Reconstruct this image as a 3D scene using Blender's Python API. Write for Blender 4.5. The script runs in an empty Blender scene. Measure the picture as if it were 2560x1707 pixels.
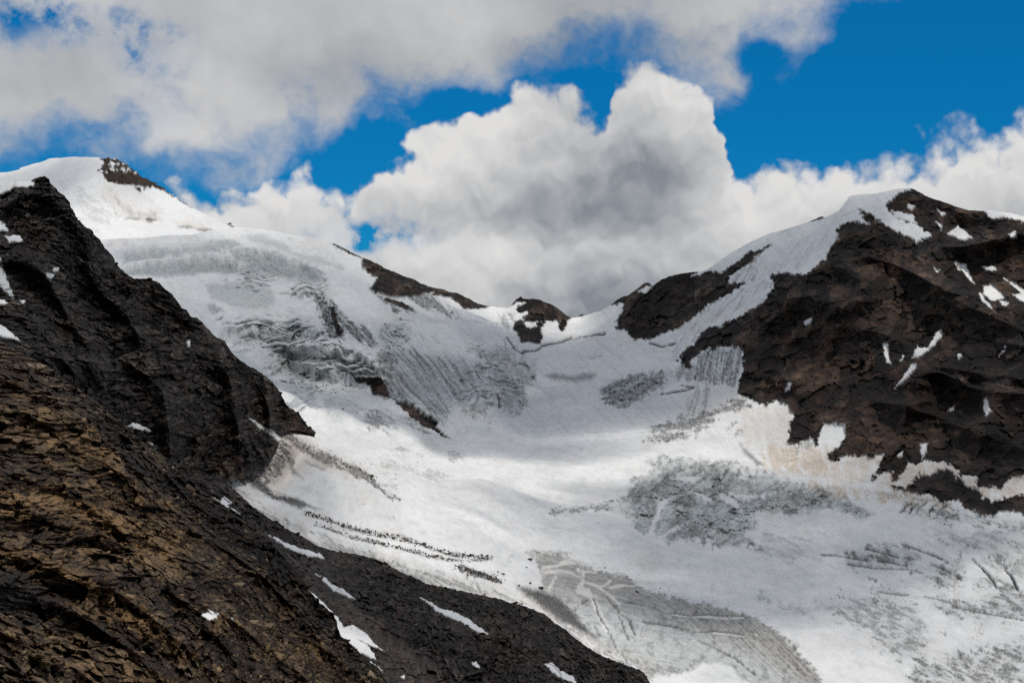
import bpy, math, random
import numpy as np
from mathutils import Vector

scene = bpy.context.scene
random.seed(7)
rng = np.random.default_rng(11)

# ------------------------------------------------------------------ camera
W0, H0, F0 = 2560.0, 1707.0, 3517.0          # photograph size and focal length in its pixels
CU, CV = W0 / 2, H0 / 2
cam_d = bpy.data.cameras.new("camera")
cam = bpy.data.objects.new("camera", cam_d)
scene.collection.objects.link(cam)
cam_d.sensor_fit = 'HORIZONTAL'
cam_d.sensor_width = 36.0
cam_d.lens = 36.0 * F0 / W0
cam_d.clip_start = 1.0
cam_d.clip_end = 60000.0
cam.location = (0, 0, 0)
cam.rotation_euler = (math.radians(90), 0, 0)
scene.camera = cam

# ------------------------------------------------------------------ light
SUN = Vector((0.30, -0.42, 0.86)).normalized()      # direction towards the sun
sun_d = bpy.data.lights.new("sun", 'SUN')
sun_d.energy = 2.5
sun_d.angle = math.radians(0.53)
sun_d.color = (1.0, 0.95, 0.87)
sun = bpy.data.objects.new("sun", sun_d)
sun.rotation_euler = (-SUN).to_track_quat('-Z', 'Y').to_euler()
scene.collection.objects.link(sun)

vs = scene.view_settings
vs.view_transform = 'Standard'
vs.look = 'None'
vs.exposure = 0.0
vs.gamma = 1.0
vs.use_curve_mapping = False
cy = scene.cycles
cy.use_denoising = False
cy.max_bounces = 4
cy.diffuse_bounces = 2
cy.volume_bounces = 1
cy.transparent_max_bounces = 8


class NT:
    """tiny helper to write node trees as expressions"""
    def __init__(s, tree):
        s.t = tree
        tree.nodes.clear()

    def n(s, kind, ins=None, **props):
        nd = s.t.nodes.new(kind)
        for k, v in props.items():
            setattr(nd, k, v)
        for k, v in (ins or {}).items():
            s.set(nd.inputs[k], v)
        return nd

    def set(s, sock, v):
        if hasattr(v, 'is_output'):
            s.t.links.new(v, sock)
        else:
            sock.default_value = v

    def m(s, op, a, b=None, c=None, clamp=False):
        nd = s.t.nodes.new('ShaderNodeMath')
        nd.operation = op
        nd.use_clamp = clamp
        for i, v in enumerate((a, b, c)):
            if v is not None:
                s.set(nd.inputs[i], v)
        return nd.outputs[0]

    def v(s, op, a, b=None, out=0):
        nd = s.t.nodes.new('ShaderNodeVectorMath')
        nd.operation = op
        s.set(nd.inputs[0], a)
        if b is not None:
            s.set(nd.inputs[3 if op == 'SCALE' else 1], b)
        return nd.outputs[1 if op in ('LENGTH', 'DOT_PRODUCT') else 0]

    def noise(s, vec, scale, detail=4, rough=0.5, dist=0.0, lac=2.0, color=False):
        nd = s.n('ShaderNodeTexNoise', {'Scale': scale, 'Detail': detail, 'Roughness': rough,
                                        'Distortion': dist, 'Lacunarity': lac})
        s.set(nd.inputs['Vector'], vec)
        return nd.outputs['Color' if color else 'Fac']

    def ramp(s, x, a, b, lo=0.0, hi=1.0, smooth=True):
        nd = s.n('ShaderNodeMapRange', {'From Min': a, 'From Max': b, 'To Min': lo, 'To Max': hi})
        nd.interpolation_type = 'SMOOTHSTEP' if smooth else 'LINEAR'
        s.set(nd.inputs['Value'], x)
        return nd.outputs[0]

    def mix(s, f, a, b, blend='MIX'):
        nd = s.t.nodes.new('ShaderNodeMix')
        nd.data_type = 'RGBA'
        nd.blend_type = blend
        s.set(nd.inputs[0], f)
        s.set(nd.inputs[6], a)
        s.set(nd.inputs[7], b)
        return nd.outputs[2]

    def attr(s, name):
        return s.n('ShaderNodeAttribute', attribute_name=name).outputs['Fac']


# ------------------------------------------------------------------ world: sky with cumulus
def build_world():
    w = bpy.data.worlds.new("World")
    scene.world = w
    w.use_nodes = True
    T = NT(w.node_tree)
    d = T.n('ShaderNodeTexCoord').outputs['Generated']
    sep = T.n('ShaderNodeSeparateXYZ', {'Vector': d})
    x, y, z = sep.outputs
    az = T.m('ARCTAN2', x, y)
    el = T.m('ARCSINE', z)

    sky = T.n('ShaderNodeTexSky', sky_type='NISHITA', sun_disc=False, altitude=2900.0, air_density=1.0,
              dust_density=0.1, ozone_density=3.0,
              sun_elevation=math.asin(SUN.z), sun_rotation=math.atan2(SUN.x, SUN.y)).outputs[0]
    hs = T.n('ShaderNodeHueSaturation', {'Saturation': 1.32, 'Value': 1.0, 'Hue': 0.488, 'Fac': 1.0, 'Color': sky}).outputs[0]
    blue = T.mix(.6, T.v('MULTIPLY', hs, (0.006, 0.064, 0.084)), (.002, .148, .405, 1))

    def ang(u, v):
        X, Z = (u - CU) / F0, (CV - v) / F0
        return math.atan2(X, 1.0), math.atan(Z / math.sqrt(1 + X * X))

    def curve(pts, x):
        """outline of a cloud bank: height above the horizon for each bearing"""
        c = T.n('ShaderNodeFloatCurve')
        a0, a1, e0, e1 = -.40, .40, -.10, .34
        pp = sorted(((ang(u, v)[0] - a0) / (a1 - a0), (ang(u, v)[1] - e0) / (e1 - e0)) for u, v in pts)
        cv = c.mapping.curves[0]
        cv.points[0].location = (0.0, pp[0][1])
        cv.points[-1].location = (1.0, pp[-1][1])
        for q in pp:
            cv.points.new(*q)
        c.mapping.use_clip = False
        c.mapping.update()
        T.set(c.inputs['Value'], T.m('DIVIDE', T.m('SUBTRACT', x, a0), a1 - a0, clamp=True))
        return T.m('ADD', T.m('MULTIPLY', c.outputs[0], e1 - e0), e0)

    cumulus = [(-100, 900), (330, 700), (420, 520), (450, 478), (500, 465), (560, 470), (630, 482), (690, 440), (740, 432), (800, 455), (850, 470), (880, 445), (905, 410), (960, 380), (1040, 310), (1120, 250), (1200, 212),
               (1290, 180), (1345, 196), (1420, 228), (1480, 272), (1502, 285), (1518, 200), (1580, 152), (1650, 142), (1720, 160), (1755, 195), (1785, 260), (1800, 330), (1812, 395), (1835, 420), (1870, 425), (1920, 418), (1990, 412), (2050, 394),
               (2100, 386), (2140, 393), (2190, 408), (2250, 396), (2320, 372), (2380, 345), (2450, 328), (2530, 304), (2620, 285)]
    sheet = [(-100, 390), (0, 400), (150, 395), (260, 380), (330, 378), (420, 400), (520, 405), (610, 395), (680, 370), (740, 320), (830, 300), (920, 305), (1000, 290), (1080, 262), (1160, 205), (1230, 168), (1320, 172), (1420, 165), (1500, 155),
             (1600, 158), (1700, 160), (1780, 172), (1840, 185), (1880, 130), (1930, 100), (1990, 105), (2050, 90), (2090, 30), (2130, -30), (2250, -60), (2620, -80)]
    holes = [
             (1890, 140, 60, 45, .03), (1110, 260, 130, 60, .030), (930, 400, 70, 90, .030), (830, 600, 120, 30, .02)]
    shade = [(1600, 430, 160, 140, -.55), (1330, 520, 300, 70, -.34), (1480, 770, 260, 110, -.50), (1450, 140, 320, 60, -.22), (1230, 300, 120, 90, .14), (1080, 400, 130, 70, .24), (1640, 230, 150, 80, .18), (2080, 430, 150, 60, .16),
             (2480, 370, 170, 80, .16), (100, 330, 260, 70, .16), (560, 300, 150, 90, .12), (740, 480, 120, 50, .22), (980, 60, 350, 70, .08), (1850, 560, 250, 90, .06), (1150, 640, 170, 50, .20), (2400, 560, 250, 70, -.18), (850, 560, 160, 40, -.15),
             (180, 190, 200, 60, -.10), (700, 150, 200, 60, -.10), (1700, 620, 300, 60, -.12), (1960, 520, 200, 50, .10)]

    def blobs(p, items):
        tot = None
        for (u, v, a, b, s) in items:
            ca, ce = ang(u, v)
            q = T.n('ShaderNodeVectorMath', operation='MULTIPLY_ADD')
            T.set(q.inputs[0], p)
            q.inputs[1].default_value = (F0 / a, F0 / b, 0)
            q.inputs[2].default_value = (-ca * F0 / a, -ce * F0 / b, 0)
            g = T.ramp(T.v('LENGTH', q.outputs[0]), 0.0, 1.6, s, 0.0)
            tot = g if tot is None else T.m('ADD', tot, g)
        return tot

    p0 = T.n('ShaderNodeCombineXYZ', {'X': az, 'Y': el, 'Z': 0.0}).outputs[0]

    def n2(vec, scale, detail, rough, color=False):
        nd = T.n('ShaderNodeTexNoise', {'Scale': scale, 'Detail': detail, 'Roughness': rough}, noise_dimensions='2D')
        T.set(nd.inputs['Vector'], vec)
        return nd.outputs['Color' if color else 'Fac']

    def puffs(vec, scale):
        nd = T.n('ShaderNodeTexVoronoi', {'Scale': scale, 'Detail': 1.6, 'Roughness': .5, 'Lacunarity': 2.2}, voronoi_dimensions='2D', feature='F1', normalize=False)
        T.set(nd.inputs['Vector'], vec)
        return nd.outputs['Distance']

    wa = T.v('SCALE', T.v('SUBTRACT', n2(p0, 22.0, 3, .62, True), (.5, .5, .5)), 0.030)
    p = T.v('ADD', p0, wa)
    px, pe, _ = T.n('ShaderNodeSeparateXYZ', {'Vector': p}).outputs
    n1 = T.m('SUBTRACT', n2(p0, 26.0, 5, .64), .5)
    nw = T.m('SUBTRACT', n2(T.v('MULTIPLY', p, (1, 1.25, 0)), 9.0, 5, .60), .5)
    b0 = puffs(p, 24.0)
    b1 = puffs(T.v('ADD', p, (.0022, .0075, 0)), 24.0)
    d_cu = T.m('SUBTRACT', curve(cumulus, px), pe)
    d_sh = T.m('SUBTRACT', pe, curve(sheet, px))
    # beyond the frame the same kind of broken cumulus goes on
    dx = T.ramp(T.m('ABSOLUTE', az), math.radians(21.5), math.radians(28), 0, 1)
    dz = T.ramp(el, math.radians(14.5), math.radians(19), 0, 1)
    out = T.m('MAXIMUM', dx, dz)
    far = T.m('MULTIPLY', T.m('SUBTRACT', T.noise(d, 2.6, 3, .5), .42), .35)
    hole = blobs(p, holes)
    d_cu = T.m('ADD', d_cu, T.m('ADD', T.m('MULTIPLY', n1, .030), T.m('MULTIPLY', T.m('SUBTRACT', .40, b0), .026)))
    d_cu = T.m('ADD', T.m('SUBTRACT', d_cu, hole), .005)
    d_sh = T.m('SUBTRACT', T.m('ADD', d_sh, T.m('ADD', T.m('MULTIPLY', nw, .105), T.m('MULTIPLY', n1, .030))), hole)
    c_cu = T.ramp(d_cu, -.0035, .0120)
    c_sh = T.ramp(d_sh, -.020, .030)
    gap = blobs(p, [(965, 588, 130, 48, 1.25), (880, 592, 100, 36, .95)])
    gap = T.m('MULTIPLY', gap, T.ramp(T.m('ADD', nw, n1), -.20, .16, 1.0, .1), clamp=True)
    c_cu = T.m('MULTIPLY', c_cu, T.m('SUBTRACT', 1.0, gap))
    thin = blobs(p, [(115, 25, 100, 75, 1.1), (290, 85, 110, 55, 1.1), (390, 130, 90, 55, 1.0), (370, 285, 80, 70, .9), (0, 40, 60, 80, .7), (900, 230, 200, 60, .5)])
    thin = T.m('MULTIPLY', thin, T.ramp(T.m('ADD', nw, n1), -.22, .12, 1.0, .15), clamp=True)
    c_sh = T.m('MULTIPLY', c_sh, T.m('SUBTRACT', 1.0, thin))
    cover = T.m('MAXIMUM', c_cu, c_sh)
    c_far = T.ramp(T.m('ADD', far, T.m('MULTIPLY', n1, .05)), -.01, .03)
    cover = T.m('ADD', T.m('MULTIPLY', cover, T.m('SUBTRACT', 1.0, out)), T.m('MULTIPLY', c_far, out))
    # lit where the cloud thins towards the sun, grey where more cloud stands in the way
    lit = T.m('MULTIPLY', T.m('SUBTRACT', b1, b0), T.mix(c_cu, (.10, .10, .10, 1), (.42, .42, .42, 1)))
    rim = T.ramp(d_cu, .0, .085, .26, 0.0)
    low = T.m('SUBTRACT', n2(p0, 7.0, 3, .52), .5)
    val = T.m('ADD', T.m('ADD', lit, T.m('MULTIPLY', low, .70)), T.m('MULTIPLY', rim, c_cu))
    val = T.m('ADD', val, T.m('MULTIPLY', nw, .30))
    val = T.m('ADD', val, blobs(p, shade))
    val = T.m('ADD', val, T.mix(c_cu, (.50, .50, .50, 1), (.59, .59, .59, 1)))
    ccol = T.mix(T.m('MINIMUM', T.m('MAXIMUM', val, 0.0), 1.0), (.225, .252, .285, 1), (.735, .728, .72, 1))
    out = T.mix(cover, blue, ccol)
    # valley floor side of the sphere
    out = T.mix(T.ramp(el, -0.12, -0.30), out, (.25, .26, .28, 1))
    bg = T.n('ShaderNodeBackground', {'Color': out, 'Strength': 1.0})
    o = T.n('ShaderNodeOutputWorld')
    T.t.links.new(bg.outputs[0], o.inputs[0])
    w.cycles.sampling_method = 'MANUAL'
    w.cycles.sample_map_resolution = 512


build_world()

# ------------------------------------------------------------------ numeric noise
_ang = np.array([[1, 1, 0], [-1, 1, 0], [1, -1, 0], [-1, -1, 0], [1, 0, 1], [-1, 0, 1], [1, 0, -1], [-1, 0, -1],
                 [0, 1, 1], [0, -1, 1], [0, 1, -1], [0, -1, -1], [1, 1, 0], [-1, 1, 0], [0, -1, 1], [0, -1, -1]], np.float32)
GX, GY, GZ = (np.ascontiguousarray(_ang[:, i]) for i in range(3))


def perlin3(x, y, z, seed=0):
    x0, y0, z0 = np.floor(x), np.floor(y), np.floor(z)
    fx, fy, fz = (x - x0).astype(np.float32), (y - y0).astype(np.float32), (z - z0).astype(np.float32)
    xi, yi, zi = x0.astype(np.int32), y0.astype(np.int32), z0.astype(np.int32)
    hx = (xi * np.int32(73856093), (xi + 1) * np.int32(73856093))
    hy = (yi * np.int32(19349663), (yi + 1) * np.int32(19349663))
    hz = (zi * np.int32(83492791), (zi + 1) * np.int32(83492791))
    u = fx * fx * fx * (fx * (fx * 6 - 15) + 10)
    v = fy * fy * fy * (fy * (fy * 6 - 15) + 10)
    w = fz * fz * fz * (fz * (fz * 6 - 15) + 10)
    s = np.int32(seed * 7919 + 17)
    r = 0
    for i in (0, 1):
        for j in (0, 1):
            for k in (0, 1):
                h = hx[i] ^ hy[j] ^ hz[k] ^ s
                h = (h ^ (h >> 13)) * np.int32(1274126177)
                h = (h ^ (h >> 16)) & 15
                g = GX[h] * (fx - i) + GY[h] * (fy - j) + GZ[h] * (fz - k)
                r = r + g * (u if i else 1 - u) * (v if j else 1 - v) * (w if k else 1 - w)
    return r


def perlin2(x, y, seed=0):
    x0, y0 = np.floor(x), np.floor(y)
    fx, fy = (x - x0).astype(np.float32), (y - y0).astype(np.float32)
    xi, yi = x0.astype(np.int32), y0.astype(np.int32)
    u = fx * fx * fx * (fx * (fx * 6 - 15) + 10)
    v = fy * fy * fy * (fy * (fy * 6 - 15) + 10)
    s = np.int32(seed * 7919 + 17)
    r = 0
    for i in (0, 1):
        for j in (0, 1):
            h = ((xi + i) * np.int32(73856093)) ^ ((yi + j) * np.int32(19349663)) ^ s
            h = (h ^ (h >> 13)) * np.int32(1274126177)
            h = (h ^ (h >> 16)) & 7
            g = GX[h] * (fx - i) + (GY[h] + GZ[h]) * (fy - j)
            r = r + g * (u if i else 1 - u) * (v if j else 1 - v)
    return r


def fbm3(q, wl, octv=4, gain=.5, seed=0, kind='fbm'):
    a, f, tot, nrm = 1.0, 1.0 / wl, 0, 0
    prev = 1.0
    for o in range(octv):
        n = perlin3(q[..., 0] * f + o * 5.2, q[..., 1] * f + o * 1.3, q[..., 2] * f - o * 3.7, seed + o)
        if kind == 'ridge':
            n = 1 - np.abs(n) * 1.9
            n = n * np.abs(n) * prev
            prev = np.clip(n * 1.4, 0, 1)
        elif kind == 'billow':
            n = np.abs(n) * 2 - .5
        tot = tot + a * n
        nrm += a
        a *= gain
        f *= 2.03
    return tot / nrm


def fbm2(x, y, wl, octv=4, gain=.5, seed=0):
    a, f, tot, nrm = 1.0, 1.0 / wl, 0, 0
    for o in range(octv):
        tot = tot + a * perlin2(x * f + o * 5.2, y * f - o * 1.3, seed + o)
        nrm += a
        a *= gain
        f *= 2.03
    return tot / nrm


def smooth(a, b, x):
    t = np.clip((x - a) / (b - a), 0, 1)
    return t * t * (3 - 2 * t)


def facets(q, wl, seed=0, tilt=1.0):
    """broken blocks: every cell is a plane with its own height and tilt (values about -1..1) and the distance to the joint"""
    p = q / wl
    c = np.floor(p).astype(np.int32)
    f1 = np.full(p.shape[:-1], 9.0, np.float32)
    f2 = f1.copy()
    val = np.zeros(p.shape[:-1], np.float32)
    rnd = np.zeros(p.shape[:-1], np.float32)
    for i in (-1, 0, 1):
        for j in (-1, 0, 1):
            for k in (-1, 0, 1):
                cx, cy_, cz = c[..., 0] + i, c[..., 1] + j, c[..., 2] + k
                h = (cx * np.int32(73856093)) ^ (cy_ * np.int32(19349663)) ^ (cz * np.int32(83492791)) ^ np.int32(seed * 7919 + 3)
                h = (h ^ (h >> 13)) * np.int32(1274126177)
                h = h ^ (h >> 16)
                dx = (cx + (h & 1023) / 1023.0 - p[..., 0]).astype(np.float32)
                dy = (cy_ + ((h >> 10) & 1023) / 1023.0 - p[..., 1]).astype(np.float32)
                dz = (cz + ((h >> 20) & 1023) / 1023.0 - p[..., 2]).astype(np.float32)
                dd = dx * dx + dy * dy + dz * dz
                near = dd < f1
                f2 = np.where(near, f1, np.minimum(f2, dd))
                g = (h * np.int32(668265263)) ^ (h >> 7)
                t = (((g & 255) / 255.0 - .5) * dx + (((g >> 8) & 255) / 255.0 - .5) * dy + (((g >> 16) & 255) / 255.0 - .5) * dz) * 2.2 * tilt
                r = ((g >> 11) & 255) / 127.5 - 1
                val = np.where(near, r * .6 + t, val)
                rnd = np.where(near, r, rnd)
                f1 = np.where(near, dd, f1)
    return val.astype(np.float32), np.sqrt(f2) - np.sqrt(f1), rnd


# ------------------------------------------------------------------ surveying: sight lines and distances
CROP = {0: (0, 0, 1.0), 1: (0, 350, 2.735), 2: (700, 550, 2.735), 3: (1450, 430, 2.119), 4: (0, 850, 2.735),
        5: (500, 1000, 2.2174), 6: (1200, 1050, 2.386), 7: (1900, 1050, 2.386), 8: (0, 430, 5.807), 9: (1000, 1250, 4.48), 10: (500, 500, 2.727), 11: (0, 1050, 2.386)}


def K(c, *flat):
    ox, oy, s = CROP[c]
    a = np.array(flat, float).reshape(-1, 2)
    return a / s + np.array([ox, oy])


def unproject(u, v, d):
    return np.stack([(u - CU) / F0 * d, d * np.ones_like(u), (CV - v) / F0 * d], -1)


class Depth:
    """smooth distance surface through surveyed points (multiquadric interpolation)"""
    def __init__(s, pts, c=90.0):
        p = np.array(pts, float)
        s.p, s.c = p[:, :2] / 100.0, c / 100.0
        r = s.phi(s.p)
        n = len(p)
        A = np.zeros((n + 3, n + 3))
        A[:n, :n] = r + np.eye(n) * 1e-6
        A[:n, n] = 1
        A[:n, n + 1:] = s.p
        A[n, :n] = 1
        A[n + 1:, :n] = s.p.T
        s.w = np.linalg.solve(A, np.concatenate([np.log(p[:, 2]), [0, 0, 0]]))

    def phi(s, q):
        d2 = ((q[:, None, :] - s.p[None]) ** 2).sum(-1)
        return -np.sqrt(d2 + s.c ** 2)

    def __call__(s, u, v):
        sh = np.shape(u)
        q = np.stack([np.ravel(u), np.ravel(v)], -1) / 100.0
        out = np.empty(len(q))
        n = len(s.p)
        for i in range(0, len(q), 20000):
            b = q[i:i + 20000]
            out[i:i + 20000] = s.phi(b) @ s.w[:n] + s.w[n] + b @ s.w[n + 1:]
        return np.exp(out).reshape(sh)


class CalmDepth:
    """the same, made free of overhangs: the ground always recedes upwards"""
    def __init__(s, depth, u0, u1, v0, v1, slope, floor=None):
        s.u0, s.v0, s.st = u0, v0, 5.0
        uu, vv = np.meshgrid(np.arange(u0, u1 + 5, 5.0), np.arange(v0, v1 + 5, 5.0))
        D = depth(uu, vv)
        for i in range(D.shape[0] - 2, -1, -1):
            low = D[i + 1] * (1 + slope * 5.0 / F0)
            if floor is not None:                       # start afresh above a crest that hides the ground
                low = np.where((uu[0] < 788) & (np.abs(vv[i] - floor(uu[0]) - 14) < 8), 0, low)
            D[i] = np.maximum(D[i], low)
        k = np.ones(7) / 7
        for _ in range(3):
            for ax in (0, 1):
                D = np.apply_along_axis(lambda x: np.convolve(np.pad(x, 3, mode="reflect", reflect_type="odd"), k, 'valid'), ax, D)
        s.D = D

    def __call__(s, u, v):
        x = np.clip((u - s.u0) / s.st, 0, s.D.shape[1] - 1.001)
        y = np.clip((v - s.v0) / s.st, 0, s.D.shape[0] - 1.001)
        i, j = y.astype(int), x.astype(int)
        fy, fx = y - i, x - j
        D = s.D
        return (D[i, j] * (1 - fx) + D[i, j + 1] * fx) * (1 - fy) + (D[i + 1, j] * (1 - fx) + D[i + 1, j + 1] * fx) * fy


def sd_poly(u, v, poly):
    """signed distance, positive inside"""
    P = np.asarray(poly, float)
    Q = np.roll(P, -1, 0)
    d2 = np.full(u.shape, 1e12)
    ins = np.zeros(u.shape, bool)
    for (ax, ay), (bx, by) in zip(P, Q):
        ex, ey = bx - ax, by - ay
        L = ex * ex + ey * ey
        if L < 1e-9:
            continue
        t = np.clip(((u - ax) * ex + (v - ay) * ey) / L, 0, 1)
        d2 = np.minimum(d2, (u - ax - t * ex) ** 2 + (v - ay - t * ey) ** 2)
        if ay != by:
            cr = ((ay > v) != (by > v)) & (u < (bx - ax) * (v - ay) / (by - ay) + ax)
            ins ^= cr
    return np.where(ins, 1, -1) * np.sqrt(d2)


def d_line(u, v, line):
    P = np.asarray(line, float)
    d2 = np.full(u.shape, 1e12)
    for (ax, ay), (bx, by) in zip(P[:-1], P[1:]):
        ex, ey = bx - ax, by - ay
        L = ex * ex + ey * ey + 1e-9
        t = np.clip(((u - ax) * ex + (v - ay) * ey) / L, 0, 1)
        d2 = np.minimum(d2, (u - ax - t * ex) ** 2 + (v - ay - t * ey) ** 2)
    return np.sqrt(d2)


def poly_y(line, u):
    a = np.array(line, float).reshape(-1, 2)
    return np.interp(u, a[:, 0], a[:, 1])


class Sheet:
    """one landform: columns of vertices from its foot up to its crest, then over the crest and down the back"""
    def __init__(s, top, bot, u0, u1, du, nr, depth, seed, jag=2.0, jag_wl=14, power=1.0):
        s.seed = seed
        uc = np.arange(u0, u1 + .1, du)
        tv, bv = poly_y(top, uc), poly_y(bot, uc)
        jg = fbm2(uc, uc * 0 + seed, jag_wl, 4, .6, seed) * jag
        bv = np.maximum(bv, tv + 1)
        t = (np.arange(nr) / (nr - 1.0))[:, None] ** power
        s.U = np.repeat(uc[None], nr, 0)
        s.V = tv[None] + (bv - tv)[None] * t
        s.V = s.V + jg[None] * np.exp(-(s.V - s.V[:1]) / 14.0)
        s.depth = depth
        s.D = depth(s.U, s.V)
        s.P = unproject(s.U, s.V, s.D)
        s.n0 = fbm2(s.U, s.V, 6.5, 2, .6, seed + 60)
        s.n1 = fbm2(s.U, s.V, 14, 3, .6, seed + 40)
        s.n2 = fbm2(s.U, s.V, 45, 3, .55, seed + 50)
        s.N = s.normals(s.P)
        z = np.zeros(s.U.shape, np.float32)
        s.at = {k: z.copy() for k in ('snow', 'dirt', 'tan', 'ice', 'warm', 'tone')}
        s.cls = np.zeros(s.U.shape, np.int32)
        s.flat = np.ones(s.U.shape, bool)

    @staticmethod
    def normals(P):
        du = np.gradient(P, axis=1)
        dv = np.gradient(P, axis=0)
        n = np.cross(du, -dv)
        n /= np.linalg.norm(n, axis=-1, keepdims=True) + 1e-9
        flip = (n * P).sum(-1) > 0
        n[flip] *= -1
        return n

    def box(s, pts, pad):
        a = np.asarray(pts)
        m = (s.U >= a[:, 0].min() - pad) & (s.U <= a[:, 0].max() + pad) & (s.V >= a[:, 1].min() - pad) & (s.V <= a[:, 1].max() + pad)
        return m

    def mask(s, poly, soft=2.5, w1=3.0, w2=4.0):
        out = np.zeros(s.U.shape, np.float32)
        m = s.box(poly, 30 + soft)
        if m.any():
            sd = sd_poly(s.U[m], s.V[m], poly) + s.n0[m] * min(w1, 4) * 1.3 + s.n1[m] * w1 * 2 + s.n2[m] * w2 * 2
            out[m] = smooth(-soft, soft, sd)
        return out

    def line(s, pts, width=3.0, soft=2.0, w1=2.0, w2=3.0):
        out = np.zeros(s.U.shape, np.float32)
        m = s.box(pts, 30 + width + soft)
        if m.any():
            dd = d_line(s.U[m] + s.n1[m] * w1 * 2, s.V[m] + s.n2[m] * w2 * 2, pts)
            ww = np.maximum(width * (.95 + 1.2 * s.n2[m] + .8 * s.n0[m]), 0)
            out[m] = (1 - smooth(ww - soft * .5, ww + soft, dd)) * np.clip(ww / width * 1.5, 0, 1)
        return out

    def streak(s, deg, along, across, octv=3, seed=0):
        a = math.radians(deg)
        x = s.U * math.cos(a) + s.V * math.sin(a)
        y = -s.U * math.sin(a) + s.V * math.cos(a)
        return fbm2(x / along + s.n2 * .15, y / across, 1.0, octv, .6, seed)

    def push_away(s, amount):
        """large ribs and hollows: nearer or further along the sight line, in metres"""
        s.P = s.P * (1 - np.asarray(amount) / np.linalg.norm(s.P, axis=-1))[..., None]

    def push(s, amount):
        """move the surface along its normal, in metres"""
        s.P = s.P + s.N * np.asarray(amount)[..., None]


COL = scene.collection


def add_mesh(name, co, quads, attrs, flat, mat, parent=None):
    me = bpy.data.meshes.new(name)
    me.vertices.add(len(co))
    me.vertices.foreach_set("co", np.ascontiguousarray(co, np.float32).ravel())
    nq = len(quads)
    me.loops.add(nq * 4)
    me.loops.foreach_set("vertex_index", np.ascontiguousarray(quads, np.int32).ravel())
    me.polygons.add(nq)
    me.polygons.foreach_set("loop_start", np.arange(0, nq * 4, 4, dtype=np.int32))
    me.polygons.foreach_set("use_smooth", ~flat)
    me.update(calc_edges=True)
    for k, a in attrs.items():
        at = me.attributes.new(k, 'FLOAT', 'POINT')
        at.data.foreach_set("value", np.ascontiguousarray(a, np.float32))
    me.materials.append(mat)
    o = bpy.data.objects.new(name, me)
    COL.objects.link(o)
    o.parent = parent
    return o


def sheet_objects(s, table, mat, skirt=(8, 25, 60, 120, 200), drop=(.1, .5, .9, 1.2, 1.5)):
    """split a landform's faces by class into objects; table: class -> dict(name, parent, props)"""
    nr, nc = s.U.shape
    P = s.P
    base = P[0]
    hd = base[:, :2] / np.linalg.norm(base[:, :2], axis=1, keepdims=True)
    rows = []
    sc = np.clip((s.V[-1] - s.V[0]) / 170.0, .02, 1)[:, None]
    for k, dr in zip(skirt, drop):
        q = base.copy()
        q[:, :2] = base[:, :2] + hd * k * sc
        q[:, 2] = base[:, 2] - k * dr * sc[:, 0]
        rows.append(q)
    G = np.concatenate([np.stack(rows[::-1]), P], 0)
    ns = len(rows)
    at = {k: np.concatenate([np.repeat(a[:1], ns, 0), a], 0) for k, a in s.at.items()}
    cls = np.concatenate([np.repeat(s.cls[:1], ns, 0), s.cls], 0)
    fl = np.concatenate([np.repeat(s.flat[:1], ns, 0), s.flat], 0)
    R = nr + ns
    idx = np.arange(R * nc).reshape(R, nc)
    q = np.stack([idx[:-1, :-1], idx[1:, :-1], idx[1:, 1:], idx[:-1, 1:]], -1).reshape(-1, 4)
    cq = cls.ravel()[q]
    fc = np.median(cq, axis=1).astype(np.int32)
    good = (cq == fc[:, None]).any(1)
    fc = np.where(good, fc, cq[:, 0])
    ff = fl.ravel()[q].sum(1) >= 2
    co = G.reshape(-1, 3)
    made = {}
    for c, info in table.items():
        sel = fc == c
        if not sel.any():
            continue
        qq = q[sel]
        used, inv = np.unique(qq, return_inverse=True)
        o = add_mesh(info['name'], co[used], inv.reshape(-1, 4), {k: a.ravel()[used] for k, a in at.items()}, ff[sel], mat,
                     made.get(info.get('parent')))
        for k, v in info.get('props', {}).items():
            o[k] = v
        made[c] = o
    left = set(np.unique(fc)) - set(table)
    if left:
        print("UNASSIGNED classes", left)
    return made


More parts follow.
